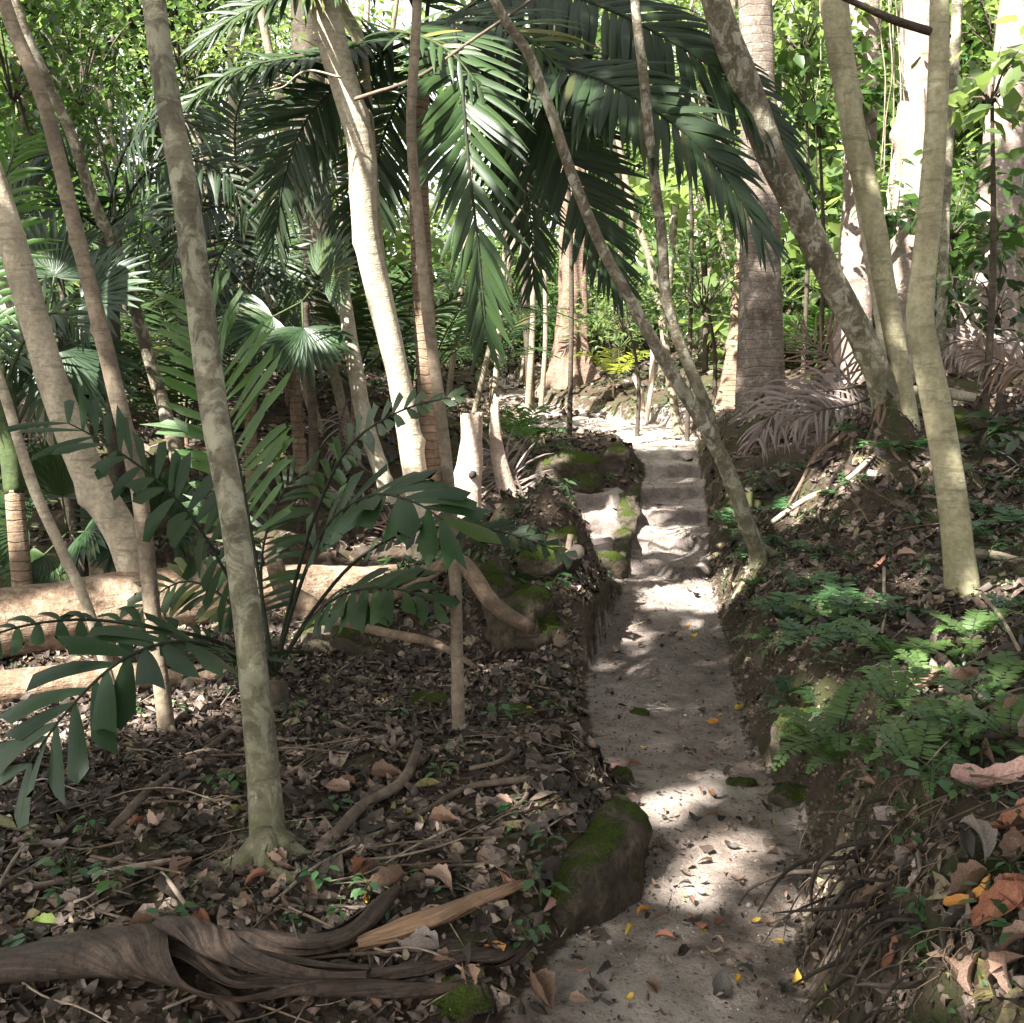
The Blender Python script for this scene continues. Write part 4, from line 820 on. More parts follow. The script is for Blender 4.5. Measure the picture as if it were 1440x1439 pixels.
# spiny palm in the middle left foreground
b, t = hit(385, 985); b0 = (385, 950, 5.0)
DD = dict(rows=5, rr=(.010, .003), tip='jag', fold=.18, jit=.10)
def spines(pts, n=60, r=.02):
    c = cr(pts, n); T = norm(np.gradient(c, axis=0)); out = []
    for i in range(0, int(n*.55)):
        d = norm(np.cross(T[i], rng.normal(size=3))); out.append(tube([c[i], c[i]+d*r*(.6+rng.random())], [.0016, .0004], sides=4, seg=.02, wob=0, cap=False))
    return out
DL_ = [
    dict(DD, p=PP([b0, (345, 860, 4.8), (285, 750, 4.6), (225, 680, 4.5), (150, 625, 4.4), (85, 590, 4.4)]), n=19, L=.28, w=.044, s0=.26, up=(.25, -.38, .85), a0=-.05, a1=.7, droop=.35, prof=(.7, 1, .8), m='palm_blue'),
    dict(DD, p=PP([b0, (362, 800, 5.1), (335, 650, 5.2), (310, 530, 5.3), (288, 440, 5.4)]), n=24, L=.36, w=.032, s0=.35, up=(-.1, -1, .2), a0=.55, a1=1.0, droop=.15, prof=(.7, 1, .7), m='palm_bright'),  # lighter green paints in the glow of sun through these leaflets
    dict(DD, p=PP([b0, (420, 830, 4.8), (460, 740, 4.6), (520, 698, 4.4), (580, 706, 4.2), (632, 738, 4.1)]), n=12, L=.24, w=.09, s0=.42, up=(0, -.55, .85), a0=.2, a1=1., droop=.45, prof=(.8, 1, .9), m='palm_blue'),
    dict(DD, p=PP([b0, (430, 880, 4.9), (480, 838, 4.7), (550, 828, 4.5), (620, 850, 4.4)]), n=15, L=.23, w=.056, s0=.35, up=(0, -.55, .8), a0=.3, a1=1., droop=.9, m='palm_green'),
    dict(DD, p=PP([b0, (310, 905, 4.6), (220, 884, 4.4), (110, 872, 4.2), (0, 890, 4.0), (-80, 940, 3.9)]), n=16, L=.16, w=.046, s0=.2, up=(0, -.5, .85), a0=0, a1=.6, droop=1.2, m='palm_blue'),
    dict(DD, p=PP([b0, (330, 920, 4.4), (250, 903, 4.0), (170, 930, 3.8), (95, 1000, 3.65), (30, 1090, 3.6)]), n=17, L=.27, w=.072, s0=.25, up=(-.1, -.65, .75), a0=.25, a1=1.0, droop=.5, prof=(.8, 1, .9), m='palm_blue'),
    dict(DD, p=PP([b0, (415, 820, 4.8), (445, 720, 4.6), (490, 630, 4.4), (560, 580, 4.2), (645, 556, 4.1)]), n=17, L=.11, w=.032, s0=.5, up=(0, -.8, .6), a0=.4, a1=1., droop=.4, m='palm_green'),
    dict(DD, p=PP([b0, (440, 860, 5.), (500, 790, 5.), (570, 750, 4.8), (640, 742, 4.6), (720, 752, 4.5), (800, 782, 4.4)]), n=22, L=.12, w=.035, s0=.4, up=(0, -.6, .8), a0=.3, a1=1., droop=.5, m='palm_dark'),
    dict(DD, p=PP([b0, (350, 880, 5.1), (300, 830, 5.2), (250, 820, 5.2), (190, 860, 5.1)]), n=16, L=.2, w=.03, s0=.3, up=(0, -.7, .7), a0=.3, a1=1., droop=.6, m='palm_green'),
    dict(DD, p=PP([b0, (370, 860, 5.3), (370, 770, 5.5), (400, 690, 5.6), (440, 660, 5.6)]), n=18, L=.24, w=.03, s0=.3, up=(0, -.8, .6), a0=.3, a1=1., droop=.5, m='palm_green')]
T = thing('spiny_palm', P(*b0), 'trunkless spiny palm with broad jagged leaflets around the base of the nearest trunk', 'palm'); T['_w'] = list(map(float, P(*b0)))
for f in DL_:
    m = f.pop('m'); pts = f.pop('p'); pr = frond(pts, **f); pr += [(s[0], s[1], 1, s[3], s[4]) for s in spines(pts)]
    build('frond', pr, [M[m], M['stem_dark']], P(*b0), T)
build('stem', [tube([P(388, 1010, 5.0), P(386, 960, 5.)], [.07, .05], sides=14, seg=.02, wob=.3)], [M['bark_dark']], P(*b0), T); del T['_w']
# fan palms
for (px, py, t, label, fl) in [(70, 440, 7.2, 'fan-leaved palm with a sunlit whitish fan at the left edge', [((.3, -.3, -.8), .62), ((-.8, -.3, -.2), .6), ((.8, -.2, .3), .5), ((0, .4, .9), .5)]),
        (425, 425, 8.2, 'fan-leaved palm with glaring sunlit fans between the middle trunks', [((.1, -.5, -.6), .48), ((-.7, -.4, -.4), .45), ((.5, -.3, .5), .4)]),
        (95, 750, 7.4, 'low fan palm glowing bluish behind the fallen log', [((-.6, -.4, .2), .42), ((.5, -.5, .1), .42), ((0, -.2, .9), .4), ((-.2, -.6, -.3), .36)]),
        (225, 770, 7.9, 'low dark fan palm behind the log near the reddish trunk', [((.5, -.5, .5), .45), ((-.5, -.5, .4), .45), ((0, -.2, .9), .42)])]:
    bs = P(px, py, t); g = np.array([bs[0], bs[1]+.2, H(bs[0], bs[1]+.2)]); T = thing('fan_palm', g, label, 'palm'); T['_w'] = list(map(float, g))
    build('stem', [tube([g-np.array([0, 0, .1]), (g+bs)/2+np.array([.03, .05, 0]), bs+np.array([0, .1, 0])], [.04, .035, .03], sides=10, seg=.05)], [M['bark_dark']], g, T)
    for d, R in fl:
        d = norm(np.array(d)); c = bs+d*.25; S = np.cross(d, [0, -1, .5])
        build('fan_leaf', fan(c, d, norm(np.array([.1, -.8, .6])), R=R, n=26, w=.06, spread=1.5)+[tube([bs, c], [.008, .006], sides=6, seg=.05, mi=1)], [M['palm_blue'] if R > .4 else M['palm_green'], M['stem_green']], g, T)
    del T['_w']
# ------------------------------------------------------------------ prototypes far below are built in place and then copied
def gen_palm(name, label, loc, nf, L, lL, w, mt, n=22, h=.0, group=None, el=(.5, 1.2), droop=.5, cat='palm', sc0=1., tip='point', sr=.02):
    loc = np.array(loc, float); fr = []
    for k in range(nf):
        a = 2*PI*k/nf+rng.normal()*.25; e = rng.uniform(*el); d = np.array([math.cos(a)*math.cos(e), math.sin(a)*math.cos(e), math.sin(e)]); ll = L*rng.uniform(.8, 1.15)
        o = loc+np.array([0, 0, h]); hz = np.array([math.cos(a), math.sin(a), 0])
        fr.append(dict(p=[o, o+d*ll*.4, o+d*ll*.7+hz*ll*.08-np.array([0, 0, ll*.04]), o+d*ll*.85+hz*ll*.25-np.array([0, 0, ll*.2])], n=n, L=lL, w=w, droop=droop, tip=tip, rr=(.008*L, .002*L), rows=4, s0=.22, up=(0, 0, 1)))
    ex = [('stem', [tube([loc-np.array([0, 0, .1]), loc+np.array([0, 0, max(h, .03)])], [sr*1.1, sr], sides=10, seg=.08)], [M['bark_palm_s']])]
    return palm(name, label, loc, fr, [mt, M['stem_green']], group, ex, cat)
def clear(x, y):
    if y < 13: return Ledge(y)-.5 < x < Redge(y)+.4
    if y < 19.: return -1.3 < x < 3.2+.0*y
    return (-1.8 < x < .9) and y < 27
def zone(x, y):
    return ('behind the left slope' if x < -3 else 'left of the trail bend' if x < 0 else 'right of the buttressed tree' if x < 4 else 'behind the right-hand trunks')+(' far back' if y > 22 else '')
px_of = lambda x, y: 720+FPX*x/max(y, .1)
protos = []
spots = [(1.9, 20.5), (-1.5, 17.8), (3.6, 17.6)]
PRP = [gen_palm('understory_palm', 'feathery understory palm right beside the buttressed tree', (spots[0][0], spots[0][1], H(*spots[0])), 10, 1.7, .42, .035, M['palm_green'], n=22, h=.5),
       gen_palm('understory_palm', 'dark feathery palm left of the bright clearing', (spots[1][0], spots[1][1], H(*spots[1])), 11, 1.3, .36, .03, M['palm_dark'], n=20, h=.35),
       gen_palm('understory_palm', 'yellow-green feathery palm at the back of the clearing', (spots[2][0], spots[2][1], H(*spots[2])), 8, 1.1, .3, .03, M['palm_bright'], n=18, h=.3)]
k = 0
while k < 34:
    y = random.uniform(12.5, 30); x = random.uniform(-.5, .5)*y*1.05+.2
    if clear(x, y) or (x > 0 and x < 3 and y < 15): continue
    clonetree(PRP[random.choice([0, 0, 1, 1, 2])], (x, y, H(x, y)), random.random()*6, random.uniform(.7, 1.25), 'feathery understory palm growing '+zone(x, y), 'understory palms '+zone(x, y)); k += 1
for i in range(13):
    x_, y_ = [(-4.6, 10.2), (-3.9, 11.3), (-3.0, 10.6), (-2.3, 11.8), (-4.4, 12.6), (-3.2, 12.9), (-5.4, 11.8), (-1.9, 13.2), (-2.7, 9.4), (-5.6, 13.6), (-1.5, 10.9), (-4.0, 8.9), (-.9, 12.6)][i]
    clonetree(PRP[i % 2], (x_, y_, H(x_, y_)), random.random()*6, random.uniform(.75, 1.15), 'dark feathery palm crowding the shaded left slope', 'palms on the left slope')
gen_palm('understory_palm', 'young palm with arching green fronds just left of the flat stump', (*hit(735, 640)[0][:2], hit(735, 640)[0][2]), 8, .55, .2, .02, M['palm_bright'], n=16, h=.1)
gen_palm('understory_palm', 'small palm with one yellowing frond behind the bright clearing', (*P(862, 545, 18.5)[:2], H(*P(862, 545, 18.5)[:2])), 7, .9, .28, .03, M['palm_yellow'], n=16, h=.3)
gen_palm('understory_palm', 'dark arching palm seen above the flat stump', (*P(690, 560, 15.5)[:2], H(*P(690, 560, 15.5)[:2])), 11, 1.3, .34, .03, M['palm_dark'], n=22, h=.7, el=(.3, 1.2))
# shrubs: stems and leaves
def shrub(name, label, loc, hgt, rad, nl, size, mt, group=None, clumps=16, simple=True, narrow=1., cat='shrub', zc=.55):
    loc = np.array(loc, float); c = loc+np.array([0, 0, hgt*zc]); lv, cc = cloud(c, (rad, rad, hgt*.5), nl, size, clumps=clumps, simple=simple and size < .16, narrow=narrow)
    T = thing(name, loc, label, cat, group); T['_w'] = list(map(float, loc))
    st = [tube([loc-np.array([0, 0, .05]), (loc+q)/2+rng.normal(size=3)*.08*rad, q], [.012*hgt, .008*hgt, .003*hgt], sides=6, seg=.12, wob=.05) for q in cc[:10]]
    kids = [build('stem', st, [M['bark_dark']], loc, T), build('foliage', lv, [mt], loc, T)]; del T['_w']; return reg(T, kids)
def ltree(label, loc, hgt, rad, nl, size, mt, group=None, clumps=26, cz=.66, narrow=1.):
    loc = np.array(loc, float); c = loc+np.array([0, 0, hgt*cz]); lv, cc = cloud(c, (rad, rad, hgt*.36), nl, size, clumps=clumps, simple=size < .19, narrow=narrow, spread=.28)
    T = thing('leafy_tree', loc, label, 'tree', group); T['_w'] = list(map(float, loc)); top = c+np.array([.2, 0, hgt*.1])
    tr = tube([loc-np.array([0, 0, .1]), loc+np.array([.12, .1, hgt*.3]), top], [.016*hgt, .013*hgt, .006*hgt], sides=10, seg=.15)
    lim = [tube([loc+(top-loc)*random.uniform(.45, .9), (top+q)/2-np.array([0, 0, .3]), q], [.006*hgt, .004*hgt, .0015*hgt], sides=6, seg=.2, wob=.05) for q in cc]
    kids = [build('trunk', [tr], [M['bark_tan']], loc, T), build('branches', lim, [M['bark_dark']], loc, T), build('foliage', lv, [mt], loc, T)]; del T['_w']; return reg(T, kids)
s = [(-5.5, 15.5), (4.2, 19.5), (-3.5, 20.), (6.5, 17.5), (8.8, 21), (2.9, 24)]
SH = [shrub('leafy_shrub', lb, (x, y, H(x, y)), h, r, n, sz, M[m], narrow=nw) for (x, y), lb, h, r, n, sz, m, nw in zip(s,
    ['leafy shrub at the top of the left slope', 'bright leafy shrub behind the small pole stems', 'mid green shrub beyond the left trunks', 'large-leaved shrub behind the white-speckled trunk', 'dark shrub behind the right-hand trunks', 'glossy narrow-leaved shrub at the back of the clearing'],
    [2.2, 2.6, 2.0, 2.4, 2.2, 2.8], [1.0, 1.1, 1.1, 1.1, 1.2, 1.0], [900, 1200, 1300, 520, 1100, 1400], [.16, .13, .11, .24, .13, .14], ['leaf_mid', 'leaf_light', 'leaf_mid', 'leaf_light', 'leaf_dark', 'leaf_mid'], [1, .8, 1, 1.3, 1, .55])]
k = 0
while k < 85:
    y = random.uniform(13.5, 36); x = random.uniform(-.5, .5)*y*1.1+.2
    if clear(x, y): continue
    if y < 16 and x < 0: continue
    clonetree(random.choice(SH), (x, y, H(x, y)), random.random()*6, random.uniform(.7, 1.6 if y > 18 else 1.), 'leafy understory shrub '+zone(x, y), 'leafy shrubs '+zone(x, y)); k += 1
s = [(-6, 20), (4.5, 25), (9.5, 24), (0.5, 30)]
LT_ = [ltree(lb, (x, y, H(x, y)), h, r, n, sz, M[m], narrow=nw) for (x, y), lb, h, r, n, sz, m, nw in zip(s,
    ['leafy tree crown filling the upper left background', 'light green tree behind the trees right of the clearing', 'bright broad-leaved tree at the right background', 'tall green tree far behind the buttressed tree'],
    [8.5, 8, 8, 9.5], [2.3, 2.2, 2.2, 2.6], [4600, 5200, 3000, 5200], [.20, .17, .30, .22], ['leaf_mid', 'leaf_light', 'leaf_light', 'leaf_mid'], [1, .9, 1.2, 1])]
k = 0
while k < 22:
    y = random.uniform(18, 40); x = random.uniform(-.52, .52)*y*1.1
    if abs(x) < 1.8 and y < 26: continue
    clonetree(random.choice(LT_), (x, y, H(x, y)), random.random()*6, random.uniform(.8, 1.25), 'leafy background tree '+zone(x, y), 'leafy background trees '+zone(x, y)); k += 1
# nearer leafy sprays hanging into the top of the view
for (px, py, t, r, n, sz, m, lb, nw) in [(110, 70, 10.5, 1.25, 1900, .085, 'leaf_mid', 'small-leaved tree spray filling the upper left corner', 1.1), (15, 90, 9.5, .8, 800, .08, 'leaf_mid', 'leafy spray hanging at the far left top edge', 1.1), (250, 40, 12, 1.0, 900, .10, 'leaf_light', 'light green spray behind the top of the nearest trunk', 1.),
        (1130, 45, 12.5, .6, 240, .17, 'leaf_light', 'bright large-leaved spray right of the big palm trunk', 1.2), (1150, 140, 12, .8, 420, .17, 'leaf_mid', 'large-leaved spray below the bright one right of the palm trunk', 1.2), (1395, 120, 7.5, .32, 60, .17, 'leaf_light', 'cluster of broad green leaves before the sunlit flared trunk', 1.3),
        (1335, 300, 10.5, .65, 260, .17, 'leaf_mid', 'broad-leaved bush between the smooth trunk and the sunlit trunk', 1.2), (1400, 420, 9, .5, 120, .12, 'leaf_dark', 'thin vine leaves crossing in front of the sunlit flared trunk', 1.1), (1400, 20, 12, .9, 420, .15, 'leaf_light', 'leafy spray hanging in the upper right corner', 1.1), (780, 30, 12, 1.1, 800, .12, 'leaf_mid', 'leafy spray above the palm fronds at the top', 1.), (960, 10, 13, .9, 600, .12, 'leaf_light', 'light leafy spray between the upper frond and the big palm', 1.),
        (880, 440, 14.5, .75, 600, .09, 'leaf_light', 'light small-leaved bush hanging over the clearing', .8), (990, 400, 13.5, .85, 800, .10, 'leaf_mid', 'glossy bush left of the big palm trunk', .8)]:
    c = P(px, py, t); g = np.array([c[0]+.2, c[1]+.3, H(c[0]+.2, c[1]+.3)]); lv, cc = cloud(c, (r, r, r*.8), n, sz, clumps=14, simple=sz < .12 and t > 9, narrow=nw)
    T = thing('leafy_tree', g, lb, 'tree'); T['_w'] = list(map(float, g)); 
    build('trunk', [tube([g-np.array([0, 0, .1]), (g+c)/2+np.array([.1, .15, 0]), c], [.03, .025, .012], sides=8, seg=.1)], [M['bark_dark']], g, T)
    build('branches', [tube([c-np.array([0, 0, r*.4]), (c+q)/2, q], [.010, .007, .003], sides=5, seg=.1) for q in cc], [M['bark_dark']], g, T)
    build('foliage', lv, [M[m]], g, T); del T['_w']
# far forest closes the view
n = 20000; cx = rng.uniform(-30, 30, 200); cy = rng.uniform(36, 50, 200); cz = rng.uniform(1, 15, 200); w_ = rng.integers(0, 200, n)
pos = np.stack([cx[w_], cy[w_], cz[w_]], 1)+rng.normal(size=(n, 3))*np.array([1.5, 1.2, 1.0])
tag(build('forest_backdrop', leaves(pos, rng.uniform(.25, .5, n), simple=True), [M['leaf_light']]), 'distant mass of sunlit rainforest foliage closing the view', 'forest', kind='stuff')
# ------------------------------------------------------------------ dead fronds
def deadfrond(px, label, L, droop, up, m='dead_frond', n=30, w=.022, **k):
    p = PP(px); c = p[len(p)//2]; tag(build('dead_frond', frond(p, n=n, L=L, w=w, up=up, droop=droop, rr=(.012, .004), jit=.3, rows=5, **k), [M[m], M['stick']], c), label, 'dead frond')
deadfrond([(1228, 540, 8.2), (1180, 548, 8.1), (1130, 556, 8.0), (1090, 580, 8.0), (1062, 622, 7.9)], 'grey withered frond drooping over the bank between palm and mound', .42, 1.5, (0, -.8, .6), n=34)
deadfrond([(1225, 560, 8.0), (1190, 572, 7.9), (1150, 578, 7.8), (1115, 590, 7.8)], 'second grey withered frond lying under the first on the bank', .40, 1.3, (0, -.8, .6), n=24)
deadfrond([(1210, 560, 8.6), (1180, 520, 8.6), (1150, 490, 8.7), (1120, 470, 8.8)], 'brown dry frond standing up behind the grey drooping frond', .45, .1, (0, -1, .2), 'dead_frond_br', n=26, w=.016)
deadfrond([(1450, 470, 9.), (1400, 485, 9), (1350, 480, 9), (1310, 500, 9)], 'heap of pinkish dry frond on the crest of the right bank', .42, .9, (0, -.5, .9), 'dead_frond', n=30)
deadfrond([(1470, 530, 8), (1430, 515, 8.1), (1390, 500, 8.2), (1370, 480, 8.3)], 'dry brown frond below the sunlit heap at upper right', .40, .9, (0, -.5, .9), 'dead_frond_br', n=30)
deadfrond([(742, 720, 8.6), (725, 670, 8.7), (700, 640, 8.8), (680, 650, 8.8)], 'dry frond fanned behind the two sunlit stumps', .36, .7, (0, -.9, .4), 'dead_frond', n=26, w=.014)
deadfrond([(690, 690, 8.3), (670, 710, 8.2), (640, 720, 8.1), (615, 700, 8.1)], 'pale dry leaf strands lying at the foot of the flat stump', .28, .6, (0, -.5, .9), 'dead_frond', n=20, w=.014)
deadfrond([(490, 560, 10.5), (478, 600, 10.4), (486, 640, 10.3), (490, 690, 10.2)], 'grey dead frond hanging beside the forked whitish tree', .35, 1., (0, -1, .2), 'dead_frond', n=22, w=.014)
deadfrond([(90, 520, 8.2), (60, 560, 8.1), (40, 600, 8.)], 'brown dead palm leaf hanging behind the left crownshaft', .3, 1., (0, -1, .2), 'dead_frond_br', n=16)
for i in range(7):
    px, py = random.uniform(120, 560), random.uniform(560, 760); c, t = hit(px, py); a = random.random()*6
    d = np.array([math.cos(a), math.sin(a), 0])*.6; q = [c+np.array([0, 0, .06]), c+d*.5+np.array([0, 0, .12]), c+d+np.array([0, 0, .05])]; q[2][2] = H(q[2][0], q[2][1])+.05
    tag(build('dead_frond', frond(q, n=20, L=.22, w=.018, up=(0, 0, 1), droop=.4, rr=(.01, .004), jit=.3), [M['dead_frond_br' if i % 2 else 'dead_frond'], M['stick']], c), 'dry fallen palm frond lying on the leafy left slope', 'dead frond', 'dry fronds on the left slope')
# ------------------------------------------------------------------ curled palm sheaths in the foreground
def sheath(px, wd, m, label, lift=.03, sq=.45, wob=.16, seed=0, sides=40, name='palm_sheath'):
    pts = []; r = []
    for (a, b), w_ in zip(px, wd):
        c, t = hit(a, b+w_*.30); pts.append(np.array([c[0], c[1], c[2]+lift+w_*.22/FPX*t])); r.append(w_*.62/FPX*t)
    pts = np.array(pts); L = np.linalg.norm(np.diff(pts, axis=0), axis=1).sum(); n = int(L/.012); c = cr(pts, n); r = np.interp(np.linspace(0, 1, n), np.linspace(0, 1, len(r)), r)
    T = norm(np.gradient(c, axis=0)); Nn = norm(np.cross(T, np.array([0, 0, 1.]))); B = norm(np.cross(Nn, T)); m_ = 56; u = np.linspace(0, 1, m_); lng = np.linspace(0, L, n)
    turn = 1.25+.35*np.sin(lng*5+seed); th = .9*seed+u[None]*2*PI*turn[:, None]+.8*np.sin(lng*3.1+seed)[:, None]
    R = r[:, None]*(.62+.45*u[None])*(1+.10*fbm(u[None]*7+seed, lng[:, None]*3.5, o=3)+.05*np.sin(u[None]*46+2*np.sin(lng[:, None]*4))*(.4+.6*vnoise(u[None]*5, lng[:, None]*3)))
    V = c[:, None]+R[..., None]*(np.cos(th)[..., None]*Nn[:, None]+sq*1.15*np.sin(th)[..., None]*B[:, None])
    V[..., 2] += .006*fbm(u[None]*25+seed, lng[:, None]*6, o=2); g = height(V[..., 0], V[..., 1], False)+.008; V[..., 2] = np.maximum(V[..., 2], g+.004*u[None])
    V = V.reshape(-1, 3); i = np.arange(n-1)[:, None]*m_; j = np.arange(m_-1)[None]; F = np.stack([i+j, i+j+1, i+m_+j+1, i+m_+j], -1).reshape(-1, 4); mi = 0; rn = np.tile(u, n); lg = np.repeat(lng, m_)
    return tag(build(name, [(V, F, mi, rn, lg)], [M[m]], pts[len(pts)//2]), label, 'palm sheath')
sheath([(-60, 1380), (30, 1368), (120, 1352), (200, 1352), (270, 1372), (330, 1400), (400, 1398), (500, 1402), (600, 1408), (690, 1396)], [56, 72, 88, 92, 78, 46, 40, 34, 24, 8], 'sheath', 'large curled dark brown palm sheath along the bottom left edge', seed=1)
sheath([(225, 1345), (262, 1352), (300, 1372), (340, 1388), (420, 1408), (520, 1418)], [20, 44, 50, 44, 36, 22], 'sheath', 'folded reddish brown sheath overlapping the large curled one', seed=2, lift=.09)
sheath([(290, 1352), (340, 1338), (400, 1345), (470, 1332), (520, 1300), (562, 1262)], [14, 44, 46, 40, 34, 8], 'sheath', 'grey brown twisted sheath rising to a point in the litter', seed=3)
sheath([(505, 1338), (560, 1318), (620, 1296), (680, 1272), (742, 1252)], [24, 36, 34, 26, 14], 'sheath_tan', 'light tan rolled sheath pointing at the mossy block', seed=4, lift=.02)
sheath([(560, 1352), (630, 1336), (700, 1340), (765, 1312)], [20, 50, 46, 10], 'sheath', 'flat blackish rotting sheath beside the mossy block', seed=5, sq=.22, lift=0)
sheath([(430, 1374), (520, 1386), (600, 1378), (660, 1362)], [12, 22, 20, 8], 'sheath', 'narrow dark sheath strip between the curled ones', seed=6, sq=.3)
sheath([(300, 1398), (318, 1415), (338, 1445)], [26, 32, 22], 'sheath', 'small curled flap of sheath standing at the bottom edge', seed=7, lift=.02)
# ------------------------------------------------------------------ sticks
def stick(px, wd, label, m='stick', lift=.02, group=None, bend=.01, name='fallen_stick'):
    pts = []; r = []
    for (a, b), w_ in zip(px, np.interp(np.linspace(0, 1, len(px)), np.linspace(0, 1, len(wd)), wd)):
        c, t = hit(a, b); pts.append(c+np.array([0, 0, lift])); r.append(w_/2/FPX*t)
    return tag(build(name, [tube(pts, r, sides=10, seg=.02, wob=.12, bend=bend, seed=px[0][0])], [M[m]], pts[0]), label, 'stick', group)
stick([(470, 1195), (510, 1150), (560, 1120), (582, 1080), (590, 1062)], [17, 16, 12], 'grey forked stick standing out of the litter right of the nearest trunk', lift=.04)
stick([(480, 1200), (545, 1178), (600, 1150), (660, 1118), (750, 1105)], [7, 9, 10], 'long curved twig lying toward the mossy block')
stick([(155, 1182), (200, 1130), (240, 1098), (300, 1055), (350, 1010)], [15, 10, 9], 'long brown stick slanting up to the spiny palm')
stick([(20, 1262), (100, 1250), (170, 1235), (260, 1218)], [7, 10, 9], 'flat pale strip of dry frond on the left litter', 'stick_pale')
stick([(385, 1282), (430, 1240), (470, 1215), (500, 1200)], [5, 5, 4], 'thin pale twig in front of the nearest trunk base', 'stick_pale')
stick([(0, 1165), (30, 1172), (60, 1178)], [16, 16, 12], 'short mossy grey stick at the left edge', 'bark_grey')
stick([(228, 1246), (245, 1270), (262, 1294)], [5, 7, 6], 'short split pale twig left of the nearest trunk', 'stick_pale', lift=.04)
stick([(0, 1272), (20, 1240), (38, 1210)], [4, 5, 3], 'straight pale twig propped at the left edge', 'stick_pale', lift=.05)
stick([(0, 1262), (50, 1235), (95, 1200)], [8, 6, 5], 'thin brown stick lying at the left edge', lift=.03)
stick([(660, 1090), (700, 1080), (722, 1066)], [7, 8], 'short stick pointing to the stone left of the path')
stick([(712, 1155), (740, 1130), (748, 1100)], [6, 7], 'short bent twig above the mossy block')
stick([(575, 1232), (680, 1225), (760, 1205)], [5, 4], 'thin straight twig left of the mossy block')
stick([(1240, 900), (1245, 860), (1243, 800)], [4, 5], 'upright pale twig among the bank ferns', 'stick_pale', lift=.03)
stick([(1380, 870), (1400, 905), (1430, 960)], [6, 5], 'pale twig leaning among the ferns at right edge', 'stick_pale', lift=.1)
stick([(1085, 740), (1130, 710), (1190, 680), (1230, 650)], [8, 7], 'fallen stick on the bank above the path', 'stick_pale')
for i in range(90):
    z = i % 3
    px, py = (random.uniform(0, 780), random.uniform(960, 1430)) if z < 2 else (random.uniform(1100, 1440), random.uniform(640, 1200))
    c, t = hit(px, py)
    if Ledge(c[1])-.1 < c[0] < Redge(c[1])+.1: continue
    a = random.uniform(-.6, .9)+random.choice([0, PI]); ln = random.uniform(.12, .5); d = np.array([math.cos(a), math.sin(a), 0]); q = []
    for s_ in (-.5, -.15, .2, .5):
        xx, yy = c[0]+d[0]*ln*s_, c[1]+d[1]*ln*s_; q.append(np.array([xx, yy, H(xx, yy)+random.uniform(.015, .04)]))
    rr = random.uniform(.0018, .006)
    tag(build('fallen_stick', [tube(q, [rr, rr*.8, rr*.5], sides=6, seg=.03, wob=.12, bend=.012, seed=i)], [M[random.choice(['stick', 'stick', 'stick_pale', 'root'])]], c), 'thin broken twig lying in the litter '+('left of the path' if z < 2 else 'on the right bank'), 'stick', 'twigs in the litter '+('left of the path' if z < 2 else 'on the right bank'))
# fine woody debris
n = 9000; X = np.concatenate([rng.uniform(-4, .9, n*2//3), rng.uniform(.9, 4.5, n-n*2//3)]); Y = rng.uniform(1.7, 8, n); ins = np.minimum(X-Ledge(Y), Redge(Y)-X); k = (ins < -.02)|(rng.random(n) < .12); X, Y = X[k], Y[k]; n = len(X)
st_v = np.array([[0, -.5, 0], [0, .5, 0], [.5, .4, 1.], [.5, -.4, .0], [1, 0, 0]])*np.array([1, .035, .03]); st_f = np.array([[0, 3, 2], [0, 2, 1], [3, 4, 2]])
tag(build('woody_debris', [scatter(st_v, st_f, np.stack([X, Y, height(X, Y)+.008+rng.random(n)*.02], 1), rng.uniform(.03, .14, n), tilt_rots(X, Y, rng.random(n)*6.3, .25), 0)], [M['litter']]), 'fine broken stalks and bark bits strewn through the litter', 'woody debris', kind='stuff')
# ------------------------------------------------------------------ hanging roots on the right bank
def proot(px, py, dx, dz, ln, r, label, group, m='root_dark', seed=0):
    c, t = hit(px, py); q = [c+np.array([.06, .02, 0])]; p = c.copy(); d = norm(np.array([-1., random.uniform(-.9, .5), dx+random.uniform(-.5, .2)]))
    for j in range(5): p = p+d*ln/5; q.append(p.copy()); d = norm(d+np.array([random.uniform(-.2, .35), random.uniform(-.3, .3), -dz*random.uniform(.2, 1.6)]))
    return tag(build('hanging_root', [tube(q, [r, r*.9, r*.65, r*.3], sides=8, seg=.012, wob=.15, bend=.03, seed=seed*3.3)], [M[m]], c), label, 'root', group)
for i in range(34):
    if i < 20: px, py = random.uniform(1180, 1290), random.uniform(1125, 1300)
    else: px, py = random.uniform(1225, 1330), random.uniform(1290, 1438)
    proot(px, py, random.uniform(-.1, .5), random.uniform(.08, .65), random.uniform(.12, .36), random.uniform(.003, .0078), 'dark curved root hanging from the '+('upper' if i < 20 else 'lower')+' bank over the path edge', 'roots hanging from the '+('upper' if i < 20 else 'lower')+' near bank', seed=i)
for i in range(26):
    px, py = random.uniform(1005, 1095), random.uniform(612, 690); c, t = hit(px, py)
    proot(px, py, .1, random.uniform(.5, .8), random.uniform(.2, .45), random.uniform(.004, .008), 'thin fibrous root hanging below the big palm base', 'fibrous roots below the big palm', 'root', seed=i+60)
